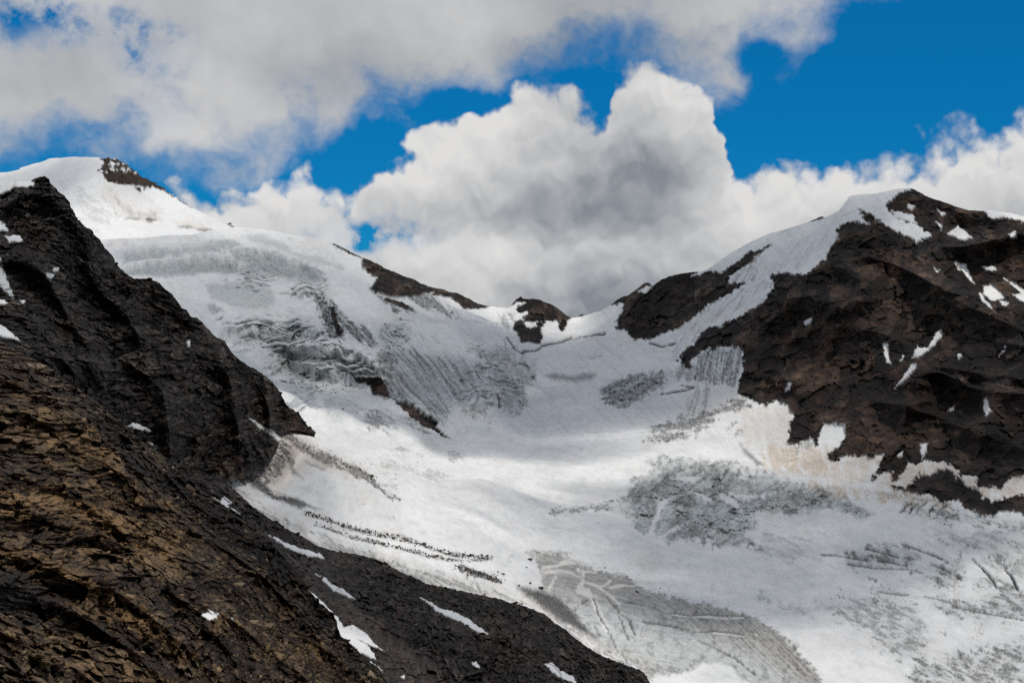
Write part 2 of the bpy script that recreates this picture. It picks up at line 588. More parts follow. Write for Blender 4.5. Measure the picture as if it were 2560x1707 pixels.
# ------------------------------------------------------------------ materials
def terrain_material(name, dark, mid, light, warm, wl, bump=.6, wet=.0):
    """rock, snow, glacier ice and dust mixed by the masks of the terrain; wl = size of the rock grain in metres"""
    mt = bpy.data.materials.new(name)
    mt.use_nodes = True
    T = NT(mt.node_tree)
    p = T.n('ShaderNodeTexCoord').outputs['Object']
    a = {k: T.attr(k) for k in ('snow', 'dirt', 'tan', 'ice', 'warm', 'tone')}
    n_big = T.noise(p, 1.0 / (wl * 30), 4, .55)
    n_mid = T.noise(p, 1.0 / (wl * 6), 5, .6)
    n_fin = T.noise(p, 1.0 / wl, 6, .68)
    # rock
    t = T.m('ADD', T.m('MULTIPLY', n_mid, .9), T.m('MULTIPLY', n_fin, 1.0))
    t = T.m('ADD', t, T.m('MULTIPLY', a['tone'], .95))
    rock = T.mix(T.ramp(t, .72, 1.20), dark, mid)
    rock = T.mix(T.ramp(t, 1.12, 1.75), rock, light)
    wf = T.m('MULTIPLY', a['warm'], T.ramp(n_mid, .30, .62, .35, 1.0))
    rock = T.mix(wf, rock, T.mix(T.ramp(t, .72, 1.55), (warm[0] * .13, warm[1] * .12, warm[2] * .13, 1), (*warm[:3], 1)))
    rock = T.mix(T.ramp(T.noise(p, 1.0 / (wl * 14), 5, .6), .56, .72, 0, .45), rock, (.075, .030, .018, 1))
    speck = T.ramp(T.m('ADD', T.noise(p, 1.6 / wl, 2, .5), T.m('MULTIPLY', a['tone'], .06)), .67, .78, 0, .6)
    rock = T.mix(speck, rock, (.27, .235, .19, 1))
    # snow and ice
    s_n = T.noise(p, 1 / 60.0, 6, .6)
    s_f = T.noise(p, 1 / 9.0, 5, .65)
    s_v = T.noise(T.v('MULTIPLY', p, (.5, .14, 1.0)), 1 / 5.0, 6, .62)
    snow = T.mix(T.ramp(s_n, .35, .7, 0, .5), (.80, .80, .795, 1), (.70, .705, .705, 1))
    snow = T.mix(T.ramp(s_v, .42, .72, 0, .55), snow, (.60, .605, .60, 1))
    ice = T.mix(T.ramp(s_f, .3, .7), (.30, .345, .35, 1), (.56, .595, .59, 1))
    snow = T.mix(a['ice'], snow, ice)
    snow = T.mix(T.m('MULTIPLY', a['tan'], T.ramp(s_f, .25, .6, .6, 1)), snow, (.55, .43, .31, 1))
    dg = T.mix(T.ramp(s_f, .35, .68), (.045, .044, .043, 1), (.16, .155, .15, 1))
    df = T.ramp(T.m('ADD', a['dirt'], T.m('MULTIPLY', T.m('SUBTRACT', s_f, .5), T.m('MULTIPLY', a['dirt'], .7))), 0, 1, 0, 1, smooth=False)
    snow = T.mix(df, snow, dg)
    col = T.mix(a['snow'], rock, snow)
    h = T.m('ADD', n_fin, T.m('MULTIPLY', n_mid, 2.0))
    hb = T.m('MULTIPLY', h, T.m('SUBTRACT', 1.0, T.m('MULTIPLY', a['snow'], .9)))
    bp = T.n('ShaderNodeBump', {'Strength': bump, 'Distance': wl * .9, 'Height': hb})
    rough = T.m('SUBTRACT', .92, T.m('MULTIPLY', a['ice'], .25))
    bs = T.n('ShaderNodeBsdfPrincipled', {'Base Color': col, 'Roughness': rough, 'Normal': bp.outputs[0], 'Specular IOR Level': .25})
    o = T.n('ShaderNodeOutputMaterial')
    T.t.links.new(bs.outputs[0], o.inputs[0])
    return mt


M_FAR = terrain_material('far_rock_and_snow', (.011, .0092, .0085, 1), (.040, .029, .024, 1), (.135, .095, .070, 1), (.105, .055, .030), 4.0)
M_SPUR = terrain_material('spur_rock_and_snow', (.012, .010, .0095, 1), (.045, .037, .032, 1), (.15, .125, .10, 1), (.11, .064, .032), 1.3)
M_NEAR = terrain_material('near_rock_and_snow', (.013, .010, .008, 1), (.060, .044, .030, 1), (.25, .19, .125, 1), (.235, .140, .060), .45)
M_SCREE = terrain_material('scree_and_snow', (.013, .011, .010, 1), (.042, .034, .029, 1), (.12, .098, .082, 1), (.10, .055, .030), .5)

SKY4 = [150, 605, 200, 603, 300, 597, 400, 593, 483, 588, 530, 577, 585, 570, 640, 571, 700, 579, 737, 588, 773, 598, 824, 608, 839, 610, 854, 618,
        883, 632, 905, 643, 927, 651, 956, 667, 978, 676, 1007, 689, 1029, 696, 1051, 707, 1084, 720, 1106, 722, 1124, 729, 1146, 733, 1168, 744,
        1194, 758, 1216, 764, 1248, 768, 1274, 769, 1281, 758, 1292, 747, 1303, 740, 1307, 746, 1318, 747, 1333, 746, 1351, 749, 1369, 758,
        1380, 760, 1395, 771, 1413, 786, 1426, 793, 1439, 791, 1453, 786, 1471, 786, 1504, 777, 1523, 766, 1540, 751, 1559, 740, 1568, 739,
        1592, 723, 1610, 708, 1622, 707, 1632, 715, 1653, 699, 1677, 690, 1710, 682, 1743, 679, 1761, 675, 1780, 666, 1804, 647, 1828, 631,
        1875, 605, 1922, 583, 1969, 572, 2016, 557, 2054, 541, 2063, 543, 2097, 527, 2113, 510, 2125, 494, 2148, 489, 2186, 487, 2243, 473,
        2281, 472, 2309, 487, 2347, 501, 2384, 515, 2422, 527, 2450, 527, 2488, 531, 2521, 534, 2560, 541, 2710, 560]
BOT4 = [150, 660, 280, 760, 450, 860, 500, 1100, 545, 1270, 680, 1370, 825, 1450, 1010, 1510, 1194, 1560, 1360, 1620, 1500, 1730, 1600, 1760, 2710, 1770]
D4 = [
    # lower glacier
    (1640, 1760, 1180), (2000, 1760, 1200), (2400, 1760, 1200), (2710, 1760, 1200), (1200, 1760, 1000), (800, 1760, 850),
    (1800, 1600, 1470), (2300, 1600, 1420), (2600, 1600, 1400), (1400, 1560, 1280), (1500, 1500, 1520), (1800, 1530, 1600),
    (1300, 1400, 1560), (1700, 1420, 1790), (2100, 1450, 1750), (2500, 1450, 1650), (600, 1240, 900), (600, 1100, 1080), (520, 1050, 1100), (750, 1330, 960),
    (1000, 1440, 1060), (1200, 1490, 1200), (640, 1020, 1260), (700, 1020, 1300), (900, 1200, 1280), (1000, 1300, 1370),
    (1200, 1200, 2000), (1400, 1300, 1960), (1700, 1330, 1990), (1900, 1350, 1950), (950, 1125, 1800), (1200, 1165, 2260), (1500, 1180, 2400), (860, 1103, 1480),
    (1100, 1110, 2600), (1300, 1100, 2720), (1500, 1080, 2720), (1700, 1180, 2260), (1900, 1220, 2200), (2050, 1260, 2100),
    (2200, 1290, 2030), (2400, 1330, 1850), (2560, 1345, 1750), (2710, 1345, 1700), (500, 1150, 1000),
    # upper basin
    (1300, 1000, 3050), (1450, 950, 3150), (1400, 880, 3450), (1400, 820, 3800), (1450, 790, 4000), (1500, 860, 3450),
    # icefall and dome
    (770, 1030, 2300), (690, 970, 2600), (900, 1065, 2450), (1080, 1085, 2600), (1000, 1000, 2720), (1150, 1020, 2750), (1250, 1000, 2870),
    (650, 900, 2850), (800, 900, 2900), (950, 900, 2880), (1100, 900, 3000), (1250, 900, 3150), (1310, 870, 3350), (560, 840, 2950),
    (700, 800, 3080), (850, 800, 3080), (1000, 800, 3220), (1150, 800, 3350), (1300, 830, 3550), (450, 720, 3200), (600, 720, 3230),
    (750, 720, 3280), (900, 720, 3350), (1100, 780, 3450), (1200, 800, 3560), (300, 650, 3450), (500, 650, 3480), (700, 650, 3520),
    (850, 660, 3550), (1000, 720, 3560), (1150, 765, 3640), (300, 600, 3850), (585, 570, 3950), (640, 571, 3950), (770, 600, 3820),
    (830, 608, 3750), (1000, 685, 3700), (1200, 764, 3800), (200, 620, 3800), (100, 620, 3900),
    # rock knob on the saddle
    (1300, 740, 3850), (1400, 775, 3850), (1250, 775, 3900), (1350, 850, 3620), (1340, 800, 3740),
    # right mountain
    (1560, 740, 3700), (1650, 700, 3620), (1750, 680, 3580), (1900, 590, 3530), (2050, 545, 3450), (2125, 495, 3400), (2270, 473, 3350),
    (2400, 525, 3200), (2560, 541, 3000), (2710, 560, 2900), (1540, 800, 3620), (1600, 855, 3420), (1750, 775, 3400), (1850, 725, 3320),
    (1750, 880, 3080), (1900, 800, 3020), (2000, 700, 3060), (2100, 600, 3160), (2200, 650, 2980), (2300, 600, 3080), (2450, 700, 2760),
    (2600, 700, 2620), (1950, 950, 2760), (2100, 900, 2700), (2300, 900, 2560), (2500, 900, 2420), (1850, 1050, 2640), (2000, 1100, 2490),
    (2200, 1050, 2400), (2200, 1150, 2250), (2400, 1100, 2210), (2600, 1100, 2050), (1700, 1050, 2760), (1900, 1140, 2450), (2100, 1195, 2230),
    (2300, 1240, 2060), (2500, 1290, 1880), (2710, 1290, 1780), (2710, 900, 2300),
]

TOPA3_LINE = [380, 1120, 430, 1150, 545, 1194, 590, 1225, 631, 1266, 680, 1298, 716, 1320, 752, 1338, 789, 1361, 825, 1374, 870, 1381, 928, 1392, 969, 1410, 1010, 1433, 1037, 1442, 1064, 1458, 1104, 1464, 1131, 1471, 1194, 1485, 1240, 1494,
         1276, 1505, 1312, 1514, 1368, 1538, 1380, 1551, 1410, 1570, 1443, 1599, 1493, 1633, 1535, 1649, 1577, 1666, 1602, 1674, 1619, 1691, 1630, 1715, 1660, 1765]
# left spur: crest, foot and distances (the glacier meets its foot)
TOPA1 = [-150, 520, -60, 480, 0, 456, 17, 454, 65, 455, 73, 456, 84, 450, 97, 441, 110, 440, 122, 447, 126, 458, 139, 469, 146, 478, 161, 487, 165, 494, 174, 504, 179, 522, 186, 529, 194, 549, 205, 558, 219, 569, 230, 573, 234, 584,
         249, 599, 263, 619, 274, 632, 285, 643, 289, 661, 300, 672, 322, 688, 340, 696, 366, 696, 380, 694, 386, 703, 402, 710, 420, 730, 431, 738, 442, 749, 453, 767, 468, 776, 475, 789, 505, 803, 519, 822, 530, 833, 541, 844,
         563, 853, 567, 862, 581, 883, 607, 905, 640, 923, 676, 949, 687, 963, 702, 985, 717, 1011, 731, 1022, 750, 1036, 762, 1055, 771, 1066, 779, 1069, 790, 1082]
BOTA1 = [-150, 960, 0, 960, 200, 1080, 330, 1190, 420, 1230, 500, 1260, 545, 1205, 600, 1197, 636, 1188, 658, 1172, 676, 1152, 690, 1126, 700, 1102, 712, 1080, 730, 1074, 771, 1081, 790, 1084]
DA1 = Depth([(110, 440, 900), (0, 470, 880), (-150, 540, 850), (280, 640, 950), (380, 695, 960), (470, 780, 980), (565, 855, 1010), (700, 985, 1080), (779, 1069, 1130), (0, 700, 700), (0, 850, 600), (200, 800, 780), (300, 950, 760),
             (400, 1050, 780), (500, 1100, 850), (650, 1180, 960), (600, 1000, 960), (545, 1192, 880), (300, 1100, 700), (100, 950, 600), (-150, 900, 540), (200, 600, 850), (450, 900, 880), (700, 1080, 1060), (400, 1250, 740)], 60)
for _u in (550, 575, 600, 625, 645, 665, 685, 700, 715, 735, 760, 785):
    _v = float(poly_y(BOTA1, _u))
    D4.append((_u, _v + 4, float(DA1(np.array([_u]), np.array([_v]))[0]) + 6))
# ================================================================== glacier basin, icefall, right mountain
S4 = Sheet(SKY4, BOT4, 150, 2700, 2.45, 540, CalmDepth(Depth(D4, 18.0), 140, 2720, 430, 1790, .4, floor=lambda u: poly_y(TOPA1, u)), 3, jag=1.5)
s = S4
at = s.at
at['snow'][:] = 1
s.flat[:] = False

# --- rock outlines
R_RIDGE = np.concatenate([[(820, 585), (1090, 700)], K(0, 1084, 720, 1088, 730, 1036, 736, 1007, 741, 978, 740, 956, 733, 938, 729, 927, 718, 934, 707, 945, 693, 923, 682, 906, 667, 905, 646, 883, 638, 846, 619, 824, 608)])
R_RIDGE2 = K(0, 1075, 690, 1235, 745, 1222, 768, 1190, 774, 1160, 772, 1146, 760, 1126, 744, 1084, 736)
R_SLIVER = K(0, 963, 746, 992, 762, 1044, 780, 1029, 769, 1003, 751, 971, 744)
R_KNOB = [K(2, 1650, 470, 2010, 640, 1990, 668, 1960, 690, 1900, 690, 1820, 690, 1740, 700, 1680, 690, 1650, 660, 1700, 650, 1690, 630, 1630, 640, 1610, 610, 1650, 585, 1680, 560, 1610, 565, 1575, 585),
          K(2, 1610, 690, 1590, 740, 1620, 780, 1650, 840, 1700, 835, 1780, 850, 1800, 790, 1780, 740, 1820, 695, 1740, 690, 1760, 720, 1700, 740, 1680, 720, 1650, 680),
          K(2, 1900, 690, 1965, 680, 1960, 720, 1930, 770, 1905, 745)]
R_BUTT = np.concatenate([K(3, 150, 712, 240, 690, 225, 740, 190, 790, 200, 805, 185, 825, 250, 850, 280, 890, 370, 890, 440, 860, 530, 820, 600, 770, 660, 720, 700, 690, 780, 650, 850, 605, 870, 590, 790, 590, 790, 550, 840, 520, 920, 470, 940, 440, 990, 400, 1015, 380, 960, 408, 900, 420, 820, 480, 740, 540, 690, 525, 640, 545, 590, 550, 630, 530, 620, 500, 430, 540, 300, 560, 150, 690)])
R_MAIN = np.concatenate([
    K(3, 1480, 205, 1500, 240, 1535, 285, 1430, 270, 1380, 285, 1360, 320, 1370, 350, 1330, 400, 1300, 450, 1240, 510, 1200, 535, 1140, 545, 1080, 530, 1000, 545, 1000, 560, 1030, 580,
      1020, 610, 970, 690, 900, 730, 830, 770, 780, 800, 740, 810, 690, 815, 650, 850, 600, 910, 550, 940, 525, 980, 540, 1020, 580, 1050, 600, 990, 640, 950, 700, 930, 760, 920, 860, 925,
      870, 1000, 850, 1100, 830, 1170, 880, 1190, 930, 1215, 980, 1235, 1040, 1210, 1110, 1240, 1130, 1290),
    K(7, 180, 10, 170, 130, 230, 140, 300, 90, 340, 150, 350, 120, 380, 20, 510, 20, 510, 90, 480, 150, 400, 200, 410, 230, 450, 240, 510, 210, 600, 210, 660, 225, 740, 205, 700, 280, 660, 340, 690, 360, 720, 320,
      800, 300, 790, 370, 830, 350, 870, 290, 880, 240, 930, 260, 1000, 240, 1100, 250, 1170, 290, 1210, 330, 1290, 345, 1310, 400, 1370, 400, 1440, 410, 1490, 340, 1540, 320, 1700, 330, 1950, 340),
    [(2760, 540), (2560, 520), (2300, 440), (2281, 465)],
    K(3, 1745, 95, 1690, 110, 1640, 160, 1615, 185, 1640, 210, 1660, 230, 1720, 262, 1775, 280, 1800, 300, 1860, 335, 1780, 372, 1700, 330, 1600, 270, 1545, 225, 1500, 205)])
R_FOOT = K(7, 800, 390, 870, 395, 930, 360, 950, 325, 1010, 320, 1080, 290, 1130, 300, 1160, 340, 1230, 390, 1300, 420, 1330, 460, 1400, 480, 1460, 470, 1575, 440, 1950, 430, 1950, 600, 1575, 580, 1490, 550, 1430, 550, 1380, 570,
          1250, 530, 1180, 490, 1080, 470, 950, 440, 830, 410)
R_CAVE = [K(10, 1055, 1222, 1150, 1203, 1235, 1198, 1262, 1255, 1300, 1325, 1290, 1350, 1240, 1335, 1180, 1322, 1160, 1272),
          K(10, 1300, 1330, 1360, 1385, 1450, 1425, 1530, 1475, 1600, 1530, 1610, 1565, 1540, 1562, 1440, 1500, 1340, 1402),
          K(2, 980, 1390, 1060, 1420, 1110, 1470, 1170, 1495, 1090, 1485, 1030, 1440),
          K(10, 885, 705, 915, 745, 955, 860, 962, 945, 938, 930, 905, 820)]
R_TOPR = K(3, 1205, 270, 1280, 234, 1290, 244, 1230, 262)
R_DOT = K(2, 2020, 662, 2060, 640, 2112, 640, 2060, 655)

# right-hand snow patches lying in the rock: outline and label
PATCH4 = [
    (K(3, 1740, 175, 1775, 180, 1760, 205, 1735, 190), 'small snow patch high under the right summit, left of two slivers'),
    (K(3, 1650, 205, 1700, 215, 1770, 235, 1775, 275, 1720, 260, 1670, 235), 'ragged snow patch against the rock just right of the summit snow band'),
    (K(3, 1885, 185, 1910, 210, 1940, 215, 1920, 230, 1900, 212), 'tiny snow sliver under the ridge right of the right summit'),
    (K(3, 1950, 330, 2000, 290, 2040, 320, 2080, 350, 2030, 362), 'white triangular snow patch below the ridge right of the summit'),
    (K(3, 1887, 265, 1920, 285, 1912, 308), 'tiny dart-shaped snow fleck just above the white triangular patch'),
    (K(3, 1985, 475, 2040, 490, 2060, 530, 2090, 590, 2060, 570, 2030, 520, 2000, 510), 'hook-shaped snow patch running down the upper right flank'),
    (K(3, 2135, 600, 2190, 600, 2230, 640, 2255, 665, 2180, 682, 2140, 640), 'largest snow patch on the right flank, blunt and bright'),
    (K(3, 2225, 680, 2275, 690, 2265, 707, 2230, 707), 'little snow scrap hanging below the largest flank patch'),
    (K(3, 2115, 640, 2170, 700, 2210, 752, 2165, 715, 2130, 680), 'grey dirty snow streak trailing left below the largest flank patch'),
    (K(3, 2122, 495, 2200, 500, 2208, 520, 2150, 517), 'thin level snow strip right of the hook-shaped patch'),
    (K(3, 2245, 560, 2352, 620, 2420, 680, 2420, 720, 2352, 690, 2290, 648, 2340, 642, 2300, 610), 'long slanting snow streak at the right edge of the picture'),
    (K(3, 2270, 330, 2310, 308, 2317, 347, 2280, 347), 'compact snow patch under the skyline near the right edge'),
    (K(3, 2120, 190, 2352, 215, 2600, 250, 2600, 285, 2352, 265, 2250, 240, 2180, 250), 'snow cap along the skyline at the far right'),
    (K(3, 1188, 792, 1237, 763, 1215, 810, 1193, 814), 'lone snow patch on the dark face left of the ribs'),
    (K(3, 1602, 905, 1627, 908, 1632, 970, 1648, 1012, 1625, 1008, 1610, 950), 'narrow upright snow sliver in the brown middle of the face'),
    (K(3, 1758, 988, 1788, 918, 1800, 930, 1840, 930, 1890, 850, 1912, 838, 1914, 872, 1880, 912, 1840, 948, 1790, 982), 'forked snow streak high in the diagonal gully'),
    (K(3, 1667, 1148, 1710, 1088, 1760, 1018, 1784, 1012, 1777, 1042, 1740, 1088), 'straight snow streak low in the diagonal gully'),
    (K(3, 1082, 1167, 1105, 1118, 1120, 1112, 1110, 1148), 'tiny leaning snow fleck low on the left of the face'),
    (K(3, 2142, 1210, 2155, 1192, 2163, 1240, 2178, 1265, 2150, 1292, 2138, 1260), 'small upright snow patch low on the far right of the face'),
    (K(3, 1948, 1262, 1987, 1232, 1977, 1262), 'small snow comma beside the low right patches'),
    (K(3, 1802, 1440, 1842, 1438, 1828, 1500, 1810, 1524), 'upright snow finger just above the mountain foot'),
    (K(3, 1672, 1507, 1712, 1476, 1702, 1507), 'small cream snow patch left of the snow finger at the foot'),
    (K(3, 1996, 963, 2023, 968, 2005, 993), 'tiny snow fleck right of the forked gully streak'),
    (K(3, 1696, 1004, 1713, 970, 1712, 998), 'tiny snow fleck left of the forked gully streak'),
    (K(3, 2222, 974, 2257, 922, 2247, 950), 'thin snow sliver far right of the forked gully streak'),
    (K(3, 305, 632, 350, 608, 387, 602, 350, 642), 'small snow patch near the tip of the dark left buttress'),
    (K(3, 1876, 512, 1907, 518, 1897, 533), 'tiny snow fleck left of the hook-shaped patch'),
]

rock = np.zeros(s.U.shape, np.float32)
cls_rock = np.zeros(s.U.shape, np.int32)


def put_rock(poly, cid, **kw):
    global rock
    m = s.mask(poly, **kw)
    rock = np.maximum(rock, m)
    cls_rock[m > .5] = cid
    return m


put_rock(R_RIDGE, 2, w1=2.5, w2=2)
put_rock(R_RIDGE2, 2, w1=2.5, w2=1)
put_rock(R_SLIVER, 2, w1=2, w2=1)
for r_ in R_KNOB:
    put_rock(r_, 3, w1=3, w2=1.5, soft=1.5)
put_rock(R_DOT, 3, w1=1, w2=0, soft=1.5)
put_rock(R_BUTT, 4, w1=3.0, w2=3, soft=2)
m_main = put_rock(R_MAIN, 5, w1=4.5, w2=4, soft=2)
put_rock(R_FOOT, 6, w1=6, w2=6, soft=2.5)
put_rock(R_TOPR, 4, w1=1, w2=0, soft=1.5)
for r_ in R_CAVE:
    put_rock(r_, 7, w1=3, w2=2, soft=2)
# streaked ice rib under the ridge: rock shows through between snow runs
st = s.streak(52, 90, 7, 3, 61)
mix = s.mask(K(0, 1000, 738, 1060, 752, 1100, 770, 1160, 790, 1140, 775, 1100, 745, 1080, 728, 1020, 732), soft=8) * smooth(-.15, .25, st)
at['dirt'] = np.maximum(at['dirt'], .75 * mix)

patch4 = np.zeros(s.U.shape, np.float32)
cls4 = np.where(rock > .5, cls_rock, 0)
for i, (pl, lab) in enumerate(PATCH4):
    m = s.mask(pl, soft=1.8, w1=2.2, w2=1.2)
    patch4 = np.maximum(patch4, m)
    cls4[m > .5] = 100 + i
# scattered flecks of old snow on the ledges of the right mountain
rock = rock * (1 - patch4)
at['snow'] = 1 - rock

# --- glacier surface zones
ICEFALL_LOW = K(0, 150, 560, 300, 690, 560, 840, 690, 1000, 790, 1075, 950, 1100, 1100, 1100, 1200, 1070, 1290, 1010, 1330, 950, 1330, 900, 1270, 870, 1270, 780, 1190, 768, 820, 560, 560, 520)
icefall = s.mask(ICEFALL_LOW, soft=5, w1=2, w2=6)
cls4[(cls4 == 0) & (icefall > .5)] = 1
mtn_snow = s.mask(np.concatenate([K(3, 160, 690, 240, 700, 200, 800, 280, 900, 430, 880, 480, 920, 460, 1000, 520, 1060, 560, 1290, 850, 1340, 1120, 1440, 1300, 1500, 1420, 1560, 1560, 1600), [(2600, 1330), (2760, 1330), (2760, 400), (2000, 400), (1500, 600)]]), soft=4, w1=2, w2=4)
cls4[(cls4 == 0) & (mtn_snow > .5)] = 8

# dirty ice, dust and bare ice, each with its own outline
def dirt(poly, amt, soft=8, w1=5, w2=8, deg=None, al=90, ac=6, lo=-.25, hi=.2, seed=70, key='dirt'):
    m = s.mask(poly, soft=soft * 2.0, w1=w1, w2=w2)
    if deg is not None:
        sx = s.streak(deg, al, ac * 2.1, 5, seed)
        m = smooth(0, .5, m) * smooth(lo, hi, sx + (m - .9) * .55 + .16 * s.n0) * np.clip(.86 + .55 * s.n0 + .35 * s.n1, .2, 1.15)
    at[key] = np.maximum(at[key], m * amt)
    return m


# dome: soft grey-green ice bands
for pl, a_ in ((K(1, 790, 800, 900, 775, 1100, 765, 1300, 740, 1450, 710, 1600, 680, 1630, 705, 1500, 745, 1300, 765, 1150, 790, 1000, 815, 850, 835), .75),
               (K(1, 820, 880, 1000, 860, 1250, 830, 1450, 815, 1620, 830, 1650, 880, 1480, 890, 1300, 930, 1100, 945, 950, 935, 860, 905), .85),
               (K(1, 1660, 650, 1800, 640, 1900, 690, 2000, 760, 2200, 800, 2352, 850, 2352, 900, 2200, 850, 2000, 800, 1850, 720, 1720, 680), .45),
               (K(1, 1500, 760, 1800, 760, 2000, 820, 2150, 880, 2210, 950, 2150, 990, 2000, 980, 1850, 930, 1700, 960, 1620, 900, 1700, 830), .8),
               (K(1, 1400, 1000, 1600, 960, 1850, 1010, 1880, 1080, 1820, 1160, 1650, 1150, 1450, 1080), .5)):
    dirt(pl, a_, key='ice', soft=3.5, w1=3, w2=5)
    dirt(pl, .20 * a_, soft=3.5, w1=3, w2=5)
dirt(K(1, 1500, 770, 1800, 770, 2000, 820, 2150, 890, 2190, 950, 2000, 970, 1850, 920, 1700, 940, 1640, 880), .32, soft=10, deg=20, al=30, ac=9)
dirt(K(1, 1340, 780, 1620, 690, 1640, 720, 1400, 770, 1000, 800), .22, soft=6)
# lower icefall: torn bands
for pl in (K(1, 1450, 1310, 1600, 1290, 1850, 1290, 1950, 1340, 1900, 1400, 1700, 1400, 1560, 1370),
           K(2, 0, 690, 120, 680, 260, 720, 320, 790, 250, 820, 100, 800, 0, 760),
           K(2, 0, 890, 200, 880, 400, 900, 560, 930, 700, 1040, 640, 1060, 540, 1090, 380, 1060, 200, 1020, 60, 960),
           K(2, 0, 960, 100, 1040, 240, 1090, 300, 1130, 240, 1240, 100, 1260, 20, 1180),
           K(2, 300, 1220, 430, 1200, 560, 1270, 600, 1300, 480, 1350, 390, 1400, 310, 1380),
           K(2, 680, 700, 830, 690, 880, 820, 800, 880, 700, 900, 640, 800)):
    dirt(pl, .45, key='ice', soft=7, w1=7, w2=8)
    dirt(pl, .34, soft=7, w1=7, w2=8, deg=15, al=28, ac=7, lo=-.05, hi=.35)
# dark streaked ice beside the snow ramp
dirt(K(10, 880, 690, 960, 755, 1070, 850, 1130, 860, 1190, 950, 1230, 1020, 1140, 985, 1020, 910, 960, 900), .95, soft=5, w1=3, w2=3, deg=50, al=70, ac=5, lo=-.5, hi=.1)
dirt(K(10, 1200, 1030, 1330, 1040, 1360, 1110, 1260, 1180, 1300, 1300, 1400, 1390, 1560, 1480, 1660, 1540, 1560, 1540, 1380, 1420, 1260, 1300, 1230, 1160), .8, soft=8, w1=4, w2=4, deg=52, al=60, ac=6, lo=-.45, hi=.2, seed=75)
dirt(K(2, 215, 480, 300, 500, 340, 580, 420, 720, 430, 825, 340, 785, 275, 660, 235, 560), .92, soft=5, w1=5, w2=3, deg=70, al=30, ac=7, lo=-.45, hi=.1)
dirt(K(10, 1190, 600, 1280, 660, 1400, 710, 1500, 750, 1440, 780, 1330, 760, 1230, 690), .85, soft=5, deg=42, al=90, ac=6, lo=-.35, hi=.15)
dirt(K(10, 1400, 640, 1600, 640, 1680, 720, 1790, 790, 1700, 780, 1560, 740, 1460, 690), .85, soft=6, deg=40, al=90, ac=6, lo=-.35, hi=.15, seed=77)
# the striped rib
RIB = K(2, 700, 880, 860, 860, 1000, 880, 1200, 950, 1400, 1000, 1400, 1150, 1250, 1230, 1180, 1340, 1100, 1390, 1000, 1360, 850, 1270, 740, 1190, 720, 1060, 780, 960)
dirt(RIB, .78, soft=10, deg=55, al=140, ac=4, lo=-.12, hi=.30, seed=81)
dirt(RIB, .45, soft=12, deg=53, al=60, ac=12, lo=-.05, hi=.35, seed=83)
dirt(RIB, .8, key='ice', soft=12)
dirt(K(2, 640, 880, 720, 900, 820, 940, 800, 1010, 760, 1100, 820, 1200, 900, 1290, 1000, 1350, 1060, 1390, 940, 1330, 800, 1260, 710, 1180, 720, 1060, 660, 980), .85, soft=6, deg=50, al=60, ac=8, lo=-.4, hi=.2)
KNOBBLE = K(2, 1330, 900, 1480, 860, 1600, 900, 1700, 980, 1740, 1060, 1690, 1150, 1720, 1240, 1640, 1320, 1560, 1330, 1490, 1300, 1430, 1240, 1250, 1230, 1390, 1140, 1400, 1050)
dirt(KNOBBLE, .42, soft=8, w1=8, deg=20, al=22, ac=9, lo=-.25, hi=.25)
dirt(KNOBBLE, .6, key='ice', soft=8)
dirt(K(2, 1210, 1240, 1330, 1280, 1440, 1360, 1430, 1390, 1300, 1360, 1210, 1330), .45, soft=6, deg=30, al=24, ac=8)
dirt(K(2, 600, 1340, 700, 1290, 850, 1310, 1000, 1380, 1100, 1480, 950, 1440, 800, 1440, 620, 1450, 560, 1390), .70, soft=6, deg=22, al=80, ac=5, lo=-.35, hi=.25)
dirt(K(2, 1450, 740, 1520, 640, 1590, 600, 1600, 700, 1560, 790, 1640, 900, 1580, 880, 1500, 800), .55, soft=8, deg=60, al=60, ac=6)
dirt(K(2, 1800, 1070, 1880, 1050, 2000, 1065, 2080, 1045, 2160, 1050, 2130, 1085, 2040, 1100, 1900, 1100), .66, soft=4, w1=2, w2=2)
dirt(K(2, 1940, 800, 2100, 770, 2200, 780, 2100, 830, 1980, 840), .4, soft=8, deg=-12, al=60, ac=6)
dirt(K(2, 2105, 945, 2190, 920, 2205, 930, 2120, 950), .5, soft=3, w1=1, w2=1)
dirt(K(2, 840, 700, 1000, 760, 1150, 850, 1000, 860, 860, 820), .22, soft=14, deg=45, al=60, ac=6)
# right: grey ice lumps and rubble aprons under the mountain
dirt(K(3, 100, 1160, 200, 1110, 300, 1070, 430, 1055, 470, 1090, 440, 1150, 330, 1200, 230, 1260, 130, 1230), .72, soft=5, w1=5, w2=4, deg=-25, al=40, ac=9, lo=-.45, hi=.1)
dirt(K(3, 590, 1050, 640, 950, 740, 930, 860, 930, 870, 1000, 850, 1090, 830, 1160, 740, 1110, 660, 1130, 600, 1090), .85, soft=4, deg=100, al=90, ac=3, lo=-.35, hi=.2)
dirt(K(3, 780, 600, 900, 470, 960, 450, 960, 560, 860, 590), .5, soft=6, deg=112, al=70, ac=3, lo=-.2, hi=.3)
dirt(K(3, 470, 940, 600, 760, 700, 690, 850, 600, 980, 560, 1020, 600, 900, 720, 720, 800, 560, 930, 500, 1000), .42, soft=8, deg=125, al=90, ac=3, lo=-.1, hi=.35, seed=151)
dirt(K(3, 960, 540, 1080, 380, 1300, 230, 1400, 180, 1380, 280, 1330, 400, 1200, 530, 1080, 525), .26, soft=10, deg=122, al=110, ac=4, lo=-.1, hi=.4, seed=153)
dirt(K(3, 480, 1080, 560, 1010, 600, 1060, 620, 1120, 540, 1120), .6, soft=8, deg=105, al=80, ac=6)
dirt(K(3, 570, 1200, 640, 1110, 700, 1140, 680, 1250, 590, 1300, 555, 1290), .55, soft=8, deg=105, al=60, ac=6)
